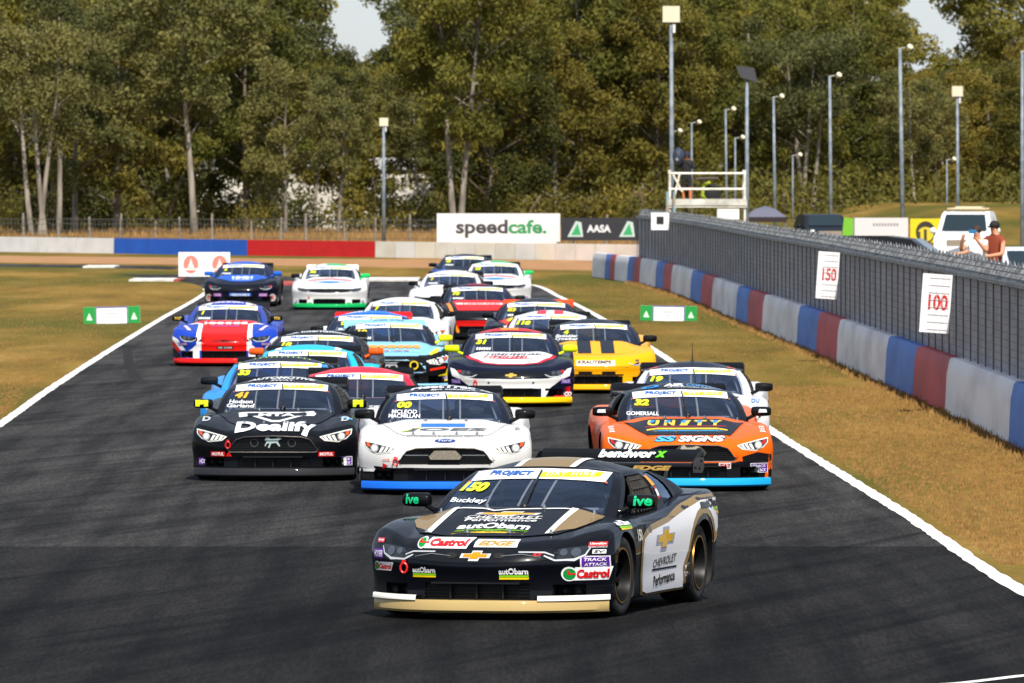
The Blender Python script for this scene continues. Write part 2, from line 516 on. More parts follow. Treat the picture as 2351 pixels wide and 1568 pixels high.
def interior_meshes():
    c = MB()
    T = lambda *p: c.tube(p, .021, 7)
    T((-.62, -.62, .75), (-.52, .05, 1.03), (-.50, .55, 1.045), (-.58, .62, .6))
    T((.62, -.62, .75), (.52, .05, 1.03), (.50, .55, 1.045), (.58, .62, .6))
    T((-.52, .05, 1.045), (.52, .05, 1.045)); T((-.50, .56, 1.045), (.50, .56, 1.045))
    T((-.50, .56, 1.03), (.56, .60, .62)); T((.50, .56, 1.03), (-.56, .60, .62))
    T((-.50, .56, 1.03), (-.5, 1.35, .8)); T((.50, .56, 1.03), (.5, 1.35, .8))
    T((-.58, .6, .80), (.58, .6, .80)); T((-.55, -.6, .80), (.55, -.6, .80))
    cage = c.mesh('roll_cage', [flat('#8b9099', .5)], smooth=True)
    b = MB()
    for x in (-.30, -.02, .18):
        P = []
        for i in range(7):
            t = .02 + .93 * i / 6
            P.append(t)
        s0 = x / .40
        for i in range(6):
            a0, a1 = gh(s0 - .025, P[i], -.022), gh(s0 + .025, P[i], -.022)
            b0, b1 = gh(s0 - .025, P[i + 1], -.022), gh(s0 + .025, P[i + 1], -.022)
            b.add([a0, a1, b1, b0], [(0, 1, 2, 3)])
    straps = b.mesh('screen_straps', [GREYBAR])
    d = MB()
    d.prism([(-.70, .46), (-.70, .80), (-.50, .815), (-.40, .74), (-.42, .46)], -.6, .6, 'X')
    d.box((.36, .62, .78), (.46, .10, .52)); d.box((.36, .56, .97), (.28, .10, .2))
    for s in (-1, 1): d.box((.36 + s * .22, .50, .82), (.05, .22, .35))
    dash = d.mesh('dashboard', [INTERIOR])
    wmb = MB()
    wmb.tube([(.36 + .15 * math.cos(q), -.12 + .03 * math.sin(q), .82 + .145 * math.sin(q)) for q in [2 * math.pi * k / 18 for k in range(19)]], .014, 6, caps=False)
    wmb.box((.36, -.12, .82), (.28, .02, .035))
    sw = wmb.mesh('steering_wheel', [BLACK])
    return cage, straps, dash, sw
CARM['cage'], CARM['straps'], CARM['dash'], CARM['sw'] = interior_meshes()
def wiper_mesh():
    m = MB()
    p = [gh(.12 - .07 * k / 5, .02 + .86 * k / 5, .03) for k in range(6)]
    m.tube(p[:4], [.02, .016, .014, .012], 6)
    m.tube([gh(.10, .35, .022), gh(.075, .6, .022), gh(.03, .93, .02)], .010, 5)
    m.ball(gh(.13, .10, .04), .035, 10, 6)
    return m.mesh('wiper', [BLACK], smooth=True)
CARM['wiper'] = wiper_mesh()
def under_mesh():
    m = MB()
    m.box((0, -.15, .105), (1.15, 4.0, .03))
    for ax in (FAX, RAX): m.tube([(-.7, ax, .335), (.7, ax, .335)], .06, 8)
    return m.mesh('undertray', [BLACK])
CARM['under'] = under_mesh()
def tow_mesh():
    m = MB()
    m.tube([(.027 * math.cos(q), 0, .038 * math.sin(q)) for q in [2 * math.pi * k / 14 for k in range(15)]], .009, 6, caps=False)
    m.box((0, .02, .045), (.03, .05, .03))
    return m.mesh('tow_hook', [flat('#d01510', .4)], smooth=True, angle=40)
CARM['tow'] = tow_mesh()
def pin_mesh():
    m = MB()
    m.lathe([(0, .028), (.006, .028), (.008, .012), (.03, .010), (.034, .001)], 'Z', 10)
    return m.mesh('hood_pin', [CHROME], smooth=True, angle=40)
CARM['pin'] = pin_mesh()

# ---------------------------------------------------------------- lettering and livery panels laid on the bodywork
TXT = {}
def text_geo(s, bold=.0, shear=0., spacing=1.0):
    k = (s, bold, shear, spacing)
    if k in TXT: return TXT[k]
    cu = bpy.data.curves.new('t', 'FONT')
    cu.body = s; cu.size = 1; cu.shear = shear; cu.offset = bold; cu.resolution_u = 3
    cu.space_character = spacing
    o = bpy.data.objects.new('t', cu); COL.objects.link(o)
    dg = bpy.context.evaluated_depsgraph_get()
    ev = o.evaluated_get(dg)
    me = ev.to_mesh()
    V = [(v.co.x, v.co.y) for v in me.vertices]; Fc = [tuple(p.vertices) for p in me.polygons]
    ev.to_mesh_clear()
    bpy.data.objects.remove(o); bpy.data.curves.remove(cu)
    x0 = min(v[0] for v in V); x1 = max(v[0] for v in V); y0 = min(v[1] for v in V); y1 = max(v[1] for v in V)
    V = [((x - (x0 + x1) / 2) / (x1 - x0), (y - (y0 + y1) / 2) / (y1 - y0)) for x, y in V]
    TXT[k] = (V, Fc, (x1 - x0) / (y1 - y0))
    return TXT[k]
class Car:
    pass
def hood_y(a, K):
    lo, hi = -2.42, -.95
    for _ in range(24):
        md = (lo + hi) / 2
        if interp(ZC[K], md) + .028 * (md + 2.4) < a: lo = md
        else: hi = md
    return lo
def ray(car, mode, u, v):
    K = car.kind
    if mode == 'hood': return CARM[K + '_bvh'].ray_cast(Vector((u, hood_y(v, K), 3)), Vector((0, 0, -1)))
    if mode == 'front': return CARM[K + '_bvh'].ray_cast(Vector((u, -4, v)), Vector((0, 1, 0)))
    if mode == 'top': return CARM[K + '_bvh'].ray_cast(Vector((u, v, 3)), Vector((0, 0, -1)))
    if mode == 'side': return CARM[K + '_bvh'].ray_cast(Vector((3, u, v)), Vector((-1, 0, 0)))
    if mode == 'roof': return CARM['roof_bvh'].ray_cast(Vector((u, v, 3)), Vector((0, 0, -1)))
    if mode == 'glass': return CARM['glass_bvh'].ray_cast(Vector((u, -4, v)), Vector((0, 1, 0)))
    if mode == 'mirror_l': return CARM['mirror_bvh'][0].ray_cast(Vector((u, -4, v)), Vector((0, 1, 0)))
    if mode == 'mirror_r': return CARM['mirror_bvh'][1].ray_cast(Vector((u, -4, v)), Vector((0, 1, 0)))
AXIS = {'front': (0, -1, 0), 'glass': (0, -1, 0), 'mirror_l': (0, -1, 0), 'mirror_r': (0, -1, 0), 'top': (0, 0, 1), 'hood': (0, 0, 1), 'roof': (0, 0, 1), 'side': (1, 0, 0)}
def lay(car, mode, V, Fc, mat, layer=1, name='decal', step=.06, parent=None):
    bm = bmesh.new()
    vs = [bm.verts.new((x, y, 0)) for x, y in V]
    for f in Fc:
        try: bm.faces.new([vs[i] for i in f])
        except ValueError: pass
    x0 = min(v[0] for v in V); x1 = max(v[0] for v in V); y0 = min(v[1] for v in V); y1 = max(v[1] for v in V)
    for lo, hi, n in ((x0, x1, (1, 0, 0)), (y0, y1, (0, 1, 0))):
        k = int((hi - lo) / (.02 if mode in ('hood', 'front') and n[1] else step))
        for i in range(1, k + 1):
            q = lo + (hi - lo) * i / (k + 1)
            bmesh.ops.bisect_plane(bm, geom=bm.verts[:] + bm.edges[:] + bm.faces[:], plane_co=[c * q for c in n], plane_no=n)
    A = Vector(AXIS[mode])
    kill = []
    off = .0022 * layer + .001
    for v in bm.verts:
        h = ray(car, mode, v.co.x, v.co.y)
        if h[0] is None: kill.append(v); continue
        nrm = h[1]
        if nrm.dot(A) < 0: nrm = -nrm
        if nrm.dot(A) < .04: kill.append(v); continue
        v.co = h[0] + nrm * off
    if kill: bmesh.ops.delete(bm, geom=kill, context='VERTS')
    # drop faces that span a step (arch, duct)
    bad = [f for f in bm.faces if max((f.verts[i].co - f.verts[i - 1].co).length for i in range(len(f.verts))) > step * 4.5]
    if bad: bmesh.ops.delete(bm, geom=bad, context='FACES')
    if not bm.faces:
        bm.free(); return None
    for f in bm.faces:
        f.normal_update()
        if f.normal.dot(A) < 0: f.normal_flip()
        f.smooth = True
    me = bpy.data.meshes.new(name)
    bm.to_mesh(me); bm.free()
    me.materials.append(mat)
    return link(name, me, parent or car.root)
def txt(car, mode, s, cu, cv, wd, ht, col, bold=.02, shear=0., rot=0., layer=3, name='lettering', arc=0., sp=1.0, coat=.5):
    V, Fc, asp = text_geo(s, bold, shear, sp)
    ca, sa = math.cos(R(rot)), math.sin(R(rot))
    P = []
    for x, y in V:
        x2, y2 = x * wd, y * ht + arc * (1 - (2 * x) ** 2)
        P.append((cu + x2 * ca - y2 * sa, cv + x2 * sa + y2 * ca))
    return lay(car, mode, P, Fc, paint(col, .35, 0, coat, .03), layer, name)
def poly(car, mode, pts, col, layer=1, name='livery_panel', mirror=False, mat=None, parent=None):
    m = mat or paint(col)
    o = lay(car, mode, pts, [tuple(range(len(pts)))], m, layer, name, parent=parent)
    if mirror: lay(car, mode, [(-a, b) for a, b in pts][::-1], [tuple(range(len(pts)))], m, layer, name, parent=parent)
    return o
def rect(cu, cv, wd, ht, sk=0.): return [(cu - wd / 2 - sk, cv - ht / 2), (cu + wd / 2 - sk, cv - ht / 2), (cu + wd / 2 + sk, cv + ht / 2), (cu - wd / 2 + sk, cv + ht / 2)]
def oval(cu, cv, wd, ht, n=24, rot=0.):
    ca, sa = math.cos(R(rot)), math.sin(R(rot))
    o = []
    for k in range(n):
        a, b = wd / 2 * math.cos(2 * math.pi * k / n), ht / 2 * math.sin(2 * math.pi * k / n)
        o.append((cu + a * ca - b * sa, cv + a * sa + b * ca))
    return o
def sticker(car, mode, cu, cv, wd, ht, bgc, s, fg, layer=2, bold=.02, shear=0., border=None, lines_=1, name='sponsor_sticker', rot=0.):
    if border: poly(car, mode, rect(cu, cv, wd * 1.06 + .006, ht * 1.1 + .006), border, layer, name); layer += 1
    o = poly(car, mode, rect(cu, cv, wd, ht), bgc, layer, name)
    for i, t in enumerate(s if isinstance(s, list) else [s]):
        n = len(s) if isinstance(s, list) else 1
        txt(car, mode, t, cu, cv + ht * ((n - 1) / 2 - i) / n, wd * .84, ht * .66 / n, fg, bold, shear, 0, layer + 1)
    return o
HELMET = {}
def driver_meshes():
    if HELMET: return HELMET
    J = {'pel': (0, .42, .55, .15), 'chest': (0, .46, .78, .17), 'neck': (0, .40, .93, .075), 'head': (0, .38, 1.0, .07)}
    E = [('pel', 'chest'), ('chest', 'neck'), ('neck', 'head')]
    for s in (-1, 1):
        J['sh%d' % s] = (s * .19, .42, .86, .075); J['el%d' % s] = (s * .24, .18, .76, .05); J['wr%d' % s] = (s * .15, -.05, .84, .038); J['ha%d' % s] = (s * .14, -.11, .86, .045)
        E += [('chest', 'sh%d' % s), ('sh%d' % s, 'el%d' % s), ('el%d' % s, 'wr%d' % s), ('wr%d' % s, 'ha%d' % s)]
    HELMET['body'] = skin_mesh('driver_body', J, E, 'pel')
    h = MB(); h.ball((0, .36, 1.03), .135, 18, 12, 0, (.95, 1.12, 1.08))
    h.prism([(-.09, .93), (.09, .93), (.10, .99), (-.10, .99)], .20, .30, 'Y')
    HELMET['helmet'] = h.mesh('helmet', [BLACK], smooth=True, angle=50)
    v = MB()
    V = []; n = 10
    for i in range(n + 1):
        a = R(-62 + 124 * i / n)
        for z in (1.005, 1.075): V.append((.137 * math.sin(a), .36 - .158 * math.cos(a), z))
    v.add(V, [(2 * i, 2 * i + 2, 2 * i + 3, 2 * i + 1) for i in range(n)])
    HELMET['visor'] = v.mesh('visor', [flat('#101a2a', .1, .3)], smooth=True)
    return HELMET
def skin_mesh(name, J, E, root, sub=1):
    names = list(J)
    me = bpy.data.meshes.new(name)
    me.from_pydata([J[k][:3] for k in names], [(names.index(a), names.index(b)) for a, b in E], [])
    o = bpy.data.objects.new(name, me); COL.objects.link(o)
    md = o.modifiers.new('s', 'SKIN')
    sd = o.modifiers.new('d', 'SUBSURF'); sd.levels = sub; sd.render_levels = sub
    for i, k in enumerate(names):
        r = J[k][3]
        me.skin_vertices[0].data[i].radius = (r, r) if not isinstance(r, tuple) else r
        me.skin_vertices[0].data[i].use_root = (k == root)
    dg = bpy.context.evaluated_depsgraph_get()
    out = bpy.data.meshes.new_from_object(o.evaluated_get(dg))
    bpy.data.objects.remove(o)
    out.polygons.foreach_set('use_smooth', [True] * len(out.polygons))
    out.name = name
    return out
GLASS = glass_mat()
SIDEGLASS = glass_mat((.45, .5, .56))
LAMP_HOUSE = flat('#26292e', .12)
LENS = flat('#d8dadb', .12, .3)
ORANGE = flat('#e0521c', .25)
def bowtie(cx, cz, wd, ht, slant=.12):
    a, b = wd / 2, ht / 2
    P = [(-a, -b * .42), (-a * .34, -b * .42), (-a * .34, -b), (a * .34, -b), (a * .34, -b * .42), (a, -b * .42), (a, b * .42), (a * .34, b * .42), (a * .34, b), (-a * .34, b), (-a * .34, b * .42), (-a, b * .42)]
    return [(cx + x + slant * wd * y / ht, cz + y) for x, y in P]
def headlights(car):
    K = car.kind
    for s in (-1, 1):
        if K == 'coupe_a':
            P = [(.60, .50), (.66, .462), (.80, .475), (.86, .505), (.90, .565), (.88, .585), (.78, .575), (.66, .562)]
            P = [(s * a * .93, b - .01) for a, b in P]
            h = poly(car, 'front', P if s > 0 else P[::-1], '#15171a', 2, 'headlight', mat=car.spec.get('lamp', LAMP_HOUSE))
            if not h: continue
            q = [(.56, .515), (.645, .482), (.78, .488), (.855, .52), (.885, .572), (.89, .565), (.862, .508), (.785, .472), (.64, .470), (.555, .507)]
            q = [(s * a * .93, b - .01) for a, b in q]
            poly(car, 'front', q if s > 0 else q[::-1], '#e8eaee', 4, 'light_strip', mat=LENS, parent=h)
            for cx, r in ((.79, .034), (.70, .026)):
                poly(car, 'front', oval(s * cx * .93, .525, r * 2, r * 2, 16), '', 4, 'lens', mat=flat('#5f656d', .1, .6), parent=h)
            if car.spec.get('red_lamp'): poly(car, 'front', oval(s * .79, .545, .06, .045, 12), '', 5, 'reflector', mat=flat('#c01414', .3), parent=h)
        else:
            P = [(.54, .525), (.60, .478), (.76, .462), (.85, .50), (.905, .555), (.912, .612), (.80, .59), (.66, .555)]
            P = [(s * a, b) for a, b in P]
            h = poly(car, 'front', P if s > 0 else P[::-1], '', 2, 'headlight', mat=flat('#e3e1da', .2))
            if not h: continue
            q = [(.565, .523), (.61, .490), (.758, .474), (.84, .508), (.893, .558), (.898, .598), (.80, .578), (.665, .546)]
            q = [(s * a, b) for a, b in q]
            poly(car, 'front', q if s > 0 else q[::-1], '', 3, 'housing', mat=LAMP_HOUSE, parent=h)
            for k in range(3):
                x0 = .585 + k * .048
                b = [(x0 + .03, .488 - k * .004), (x0 + .062, .484 - k * .004), (x0 + .026, .530 + k * .006), (x0 - .004, .524 + k * .006)]
                b = [(s * a, c) for a, c in b]
                poly(car, 'front', b if s > 0 else b[::-1], '', 5, 'light_bar', mat=flat('#e9e8e2', .25), parent=h)
            poly(car, 'front', oval(s * .788, .525, .088, .088, 20), '', 5, 'lens', mat=flat('#c7c6c0', .15, .4), parent=h)
            poly(car, 'front', oval(s * .788, .525, .056, .056, 16), '', 6, 'lens', mat=flat('#f2f1ee', .1), parent=h)
            b = [(.832, .535), (.872, .550), (.882, .592), (.845, .583)]
            b = [(s * a, c) for a, c in b]
            poly(car, 'front', b if s > 0 else b[::-1], '', 5, 'reflector', mat=ORANGE if not car.spec.get('red_lamp') else flat('#d01818', .3), parent=h)
def racing_car(sp):
    car = Car(); car.spec = sp; car.kind = sp.get('kind', 'coupe_b')
    K = car.kind
    X0 = (sp['x'] - CX) * sp['d'] / F
    phi = R(sp.get('yaw', 0))
    hd = Vector((math.sin(phi), -math.cos(phi), 0))
    loc = Vector((X0, sp['d'], 0)) - hd * 2.43 * sp.get('scale', 1.)
    car.root = root = empty('racing_car', loc, phi)
    tag(root, sp['label'], 'racing car', 'touring racing cars on the track')
    B = paint(sp['body'], .45, sp.get('metal', 0.), sp.get('coat', .26))
    blackpaint = paint('#0a0b0e', .3)
    Pm = lambda k, dflt: paint(sp[k]) if k in sp else dflt
    roofm = Pm('roof', B)
    link('body', CARM[K], root, [B, BLACK, Pm('lower', B)])
    link('undertray', CARM['under'], root)
    link('roof', CARM['roof'], root, [roofm])
    for s in (0, 1):
        link('pillar', CARM['pillar'][s], root, [Pm('pillar', roofm)])
        link('centre_post', CARM['centre_post'][s], root, [blackpaint])
        link('rear_pillar', CARM['rear_pillar'][s], root, [Pm('pillar', roofm)])
        link('quarter_window', CARM['quarter_window'][s], root, [SIDEGLASS])
    link('windscreen', CARM['windscreen'], root, [GLASS])
    link('rear_window', CARM['rear_window'], root, [GLASS])
    link('window_net', CARM['window_net'], root)
    link('roll_cage', CARM['cage'], root)
    link('screen_straps', CARM['straps'], root)
    link('dashboard', CARM['dash'], root)
    link('steering_wheel', CARM['sw'], root)
    link('wiper', CARM['wiper'], root)
    link('splitter', CARM[K + '_splitter'], root, [Pm('splitter', blackpaint)])
    wa, wf, we, ws = CARM['wing']
    wm = Pm('wing', blackpaint)
    wing = link('rear_wing', wa, root, [wm])
    wing.location.z = sp.get('wing_z', -.015)
    link('flap', wf, wing, [wm])
    for e in we: link('end_plate', e, wing, [wm])
    for e in ws: link('strut', e, wing, [blackpaint])
    for s in (0, 1):
        mm = sp.get('mirror', '#0b0c0f')
        mm = mm[s] if isinstance(mm, (tuple, list)) else mm
        link('mirror', CARM['mirror'][s], root, [paint(mm)])
    for ax in (FAX, RAX):
        for s in (-1, 1):
            wmesh = link('wheel', CARM['tyre'], root)
            wmesh.location = (s * .80, ax, .323)
            if s < 0: wmesh.rotation_euler = (0, 0, math.pi)
            if ax == FAX: wmesh.rotation_euler.z += R(sp.get('steer', 0))
            link('rim', CARM['rim'], wmesh, [sp['rim'] if 'rim' in sp else DARKMETAL, DARKMETAL, flat('#2c2421', .5, .7)])
    # bonnet panel
    if K == 'coupe_a': hp = [(-.70, -1.05), (-.70, -1.3), (-.66, -1.7), (-.55, -1.98), (-.3, -2.08), (.3, -2.08), (.55, -1.98), (.66, -1.7), (.70, -1.3), (.70, -1.05), (.38, -1.14), (0, -1.17), (-.38, -1.14)]
    else: hp = [(-.70, -1.0), (-.68, -1.25), (-.55, -1.7), (-.46, -1.93), (0, -1.97), (.46, -1.93), (.55, -1.7), (.68, -1.25), (.70, -1.0), (.38, -1.11), (0, -1.14), (-.38, -1.11)]
    poly(car, 'top', hp, sp.get('hood', sp['body']), 3 if sp.get('near') else 1, 'hood')
    root.scale = (sp.get('scale', 1.),) * 3
    if sp.get('near'):
        for x in ((-.5, -.17, .17, .5) if K == 'coupe_a' else (-.36, -.13, .13, .36)):
            for y in ((-1.98,) if K == 'coupe_a' else (-1.88,)):
                h = ray(car, 'top', x, y)
                if h[0]: link('hood_pin', CARM['pin'], root).location = h[0] + Vector((0, 0, .006))
        for x in (-.62, -.22, .24, .62):
            h = ray(car, 'top', x, -1.14 + .1 * (abs(x) > .5))
            if h[0]: link('hood_pin', CARM['pin'], root).location = h[0] + Vector((0, 0, .006))
    # door panel on the visible flank
    if sp.get('near'):
        poly(car, 'side', [(-.60, .20), (.52, .20), (.60, .40), (.56, .72), (-.64, .72), (-.66, .45)], sp.get('side', sp['body']), 1, 'door')
    if 'hook' in sp:
        x, z = sp['hook']
        h = ray(car, 'front', x, z)
        if h[0]: link('tow_hook', CARM['tow'], root).location = h[0] + Vector((0, -.03, 0))
    # lower intake and grille inserts
    g = MB()
    g.box((0, -2.29, .215), (.84, .01, .15))
    for x in (-.21, 0, .21): g.box((x, -2.33, .215), (.012, .06, .15))
    for z in (.165, .19, .215, .24, .265): g.box((0, -2.31, z), (.84, .02, .004))
    g.box((0, -2.385, .292), (.7, .06, .012))
    g.build('intake', flat('#141416', .5, .3), root)
    for s in (-1, 1):
        d = MB(); d.lathe([(-2.13, .048), (-2.03, .044), (-2.03, .001)], 'Y', 16, (s * .64, 0, .225))
        d.lathe([(-2.06, .048), (-2.0, .044), (-2.0, .001)], 'Y', 16, (s * .74, 0, .225))
        d.build('brake_duct', flat('#26272a', .4, .4), root, smooth=True)
    if K == 'coupe_b':
        q = MB(); q.prism([(a * 1.0, b) for a, b in GRILLE_B], -2.315, -2.305, 'Y')
        for i in range(8):
            z = .375 + i * .023
            hwid = interp([(.36, .53), (.395, .56), (.525, .435), (.56, .3)], z)
            q.box((0, -2.325, z), (2 * hwid, .02, .005))
        gr = q.build('grille', flat('#1b1a1a', .45, .2), root)
        fr = MB(); n = len(GRILLE_B)
        def front_y(x): return -2.41 + BOW[K][0] * abs(x / .98) ** BOW[K][1]
        Pf = [(GRILLE_B[i % n][0], front_y(GRILLE_B[i % n][0]) + .015, GRILLE_B[i % n][1]) for i in range(n + 1)]
        fr.tube(Pf, .009, 6, caps=False)
        fr.build('grille_frame', flat('#4a4641', .35, .5), gr, smooth=True)
    else:
        P = [(-.66, .515), (-.60, .475), (-.30, .452), (0, .445), (.30, .452), (.60, .475), (.66, .515), (.58, .548), (.30, .552), (0, .552), (-.30, .552), (-.58, .548)]
        poly(car, 'front', P, '', 2, 'grille', mat=paint('#101216', .25, 0, .6))
    headlights(car)
    # windscreen banner, number and names
    poly(car, 'glass', [(-.605, 1.005), (-.4, 1.026), (-.2, 1.036), (0, 1.039), (.2, 1.036), (.4, 1.026), (.605, 1.005), (.572, 1.078), (.36, 1.104), (0, 1.113), (-.36, 1.104), (-.572, 1.078)], '#f4f4f2', 2, 'windscreen_banner')
    txt(car, 'glass', 'PROJECT', -.225, 1.070, .36, .040, '#1f5fb4', .06, .12, layer=5, sp=1.1)
    poly(car, 'glass', rect(.26, 1.066, .46, .034), '#d3dc22', 4, 'banner_stripe')
    txt(car, 'glass', 'DRY HIRE', .26, 1.066, .37, .022, '#f7f7ef', .0, 0, layer=6, sp=1.2)
    for s in (-1, 1): poly(car, 'glass', [(s * .60, .985), (s * .53, 1.012), (s * .605, 1.004)] if s > 0 else [(-.60, .985), (-.605, 1.004), (-.53, 1.012)], '#e8622c', 4, 'banner_corner')
    if 'num' in sp:
        n = sp['num']
        txt(car, 'glass', n, sp.get('num_x', -.46), .972, .085 * len(n) * (.7 if n == '1' else 1), .068, sp.get('num_col', '#e6ee18'), .06, .25, layer=3, name='race_number')
    for i, s in enumerate(sp.get('names', [])):
        k = len(sp['names'])
        txt(car, 'glass', s, -.46, (.868 if K == 'coupe_a' else .852) + .046 * (k - 1 - i), min(.36, .048 * len(s)), .042, '#eef0f2', .02, .12, layer=3, name='driver_name')
    if sp.get('blur_name'):      # a name too small to read in the photograph
        for i in range(6): poly(car, 'glass', rect(-.52 + i * .038, .872, .028, .036, .006), '#e2e5e9', 3, 'driver_name')
    if sp.get('antenna'):
        MB().tube([(0, .5, 1.17), (0, .52, 1.42)], [.009, .003], 6).lathe([(1.165, .03), (1.20, .02), (1.21, .001)], 'Z', 10, (0, .5, 0)).build('antenna', BLACK, root)
    for f in sp.get('decals', []): f(car)
    # driver
    D = driver_meshes()
    p = empty('person')
    M = Matrix.Translation(loc) @ Matrix.Rotation(phi, 4, 'Z')
    p.location = M @ Vector((.36, .0, -.04)); p.rotation_euler = (0, 0, phi)
    tag(p, 'helmeted driver in the ' + sp['who'], 'person', 'racing drivers')
    link('body', D['body'], p, [flat(sp.get('suit', '#5a606e'), .8)])
    hh = link('helmet', D['helmet'], p, [paint(sp.get('helmet', '#c9ccd2'), .25)])
    link('visor', D['visor'], hh)
    return car
# ================================================================ GROUND, TRACK, BARRIERS
def ground_mat():
    m, n, l, b = new_mat('dry_grass_ground')
    tc = n.new('ShaderNodeTexCoord')
    def noise(sc, det, st=(1, 1, 1), rough=.6):
        mp = n.new('ShaderNodeMapping'); mp.inputs['Scale'].default_value = st
        z = n.new('ShaderNodeTexNoise'); z.inputs['Scale'].default_value = sc; z.inputs['Detail'].default_value = det; z.inputs['Roughness'].default_value = rough
        l.new(tc.outputs['Object'], mp.inputs[0]); l.new(mp.outputs[0], z.inputs['Vector'])
        return z
    a = noise(.55, 8, (1, .12, 1)); c = noise(6.0, 6, (1, .25, 1)); e = noise(.12, 3, (1, .2, 1))
    r1 = n.new('ShaderNodeValToRGB')
    r1.color_ramp.elements[0].position = .32; r1.color_ramp.elements[0].color = (*lin('#645226'), 1)
    r1.color_ramp.elements[1].position = .70; r1.color_ramp.elements[1].color = (*lin('#977b44'), 1)
    q = r1.color_ramp.elements.new(.5); q.color = (*lin('#7f662f'), 1)
    l.new(a.outputs[0], r1.inputs[0])
    r2 = n.new('ShaderNodeValToRGB')
    r2.color_ramp.elements[0].position = .42; r2.color_ramp.elements[0].color = (0, 0, 0, 1)
    r2.color_ramp.elements[1].position = .60; r2.color_ramp.elements[1].color = (.85, .85, .85, 1)
    l.new(e.outputs[0], r2.inputs[0])
    mx = n.new('ShaderNodeMix'); mx.data_type = 'RGBA'; mx.inputs[7].default_value = (*lin('#4f5220'), 1)
    l.new(r2.outputs[0], mx.inputs[0]); l.new(r1.outputs[0], mx.inputs[6])
    m2 = n.new('ShaderNodeMix'); m2.data_type = 'RGBA'; m2.blend_type = 'MULTIPLY'; m2.inputs[0].default_value = .55
    r3 = n.new('ShaderNodeValToRGB'); r3.color_ramp.elements[0].position = .3; r3.color_ramp.elements[0].color = (.58, .58, .55, 1); r3.color_ramp.elements[1].position = .62; r3.color_ramp.elements[1].color = (1.15, 1.12, 1.08, 1)
    l.new(c.outputs[0], r3.inputs[0]); l.new(mx.outputs[2], m2.inputs[6]); l.new(r3.outputs[0], m2.inputs[7])
    l.new(m2.outputs[2], b.inputs['Base Color'])
    b.inputs['Roughness'].default_value = .95; b.inputs['Specular IOR Level'].default_value = .04
    bp = n.new('ShaderNodeBump'); bp.inputs['Strength'].default_value = .6; bp.inputs['Distance'].default_value = .05
    l.new(c.outputs[0], bp.inputs['Height']); l.new(bp.outputs[0], b.inputs['Normal'])
    return m
GRASS = ground_mat()
def strip(name, L, Rr, z, mat, kind='structure', sub=1):
    """sheet between two polylines of (x, y)"""
    V = []
    for (a, b) in zip(L, Rr):
        V += [(a[0], a[1], z), (b[0], b[1], z)]
    m = MB(); m.add(V, [(2 * i, 2 * i + 1, 2 * i + 3, 2 * i + 2) for i in range(len(L) - 1)])
    o = m.build(name, mat, fix=False)
    if kind: o['kind'] = kind
    return o
g = MB(); g.add([(-900, -40, 0), (900, -40, 0), (900, 4000, 0), (-900, 4000, 0)], [(0, 1, 2, 3)])
g.build('ground', GRASS, fix=False)['kind'] = 'structure'
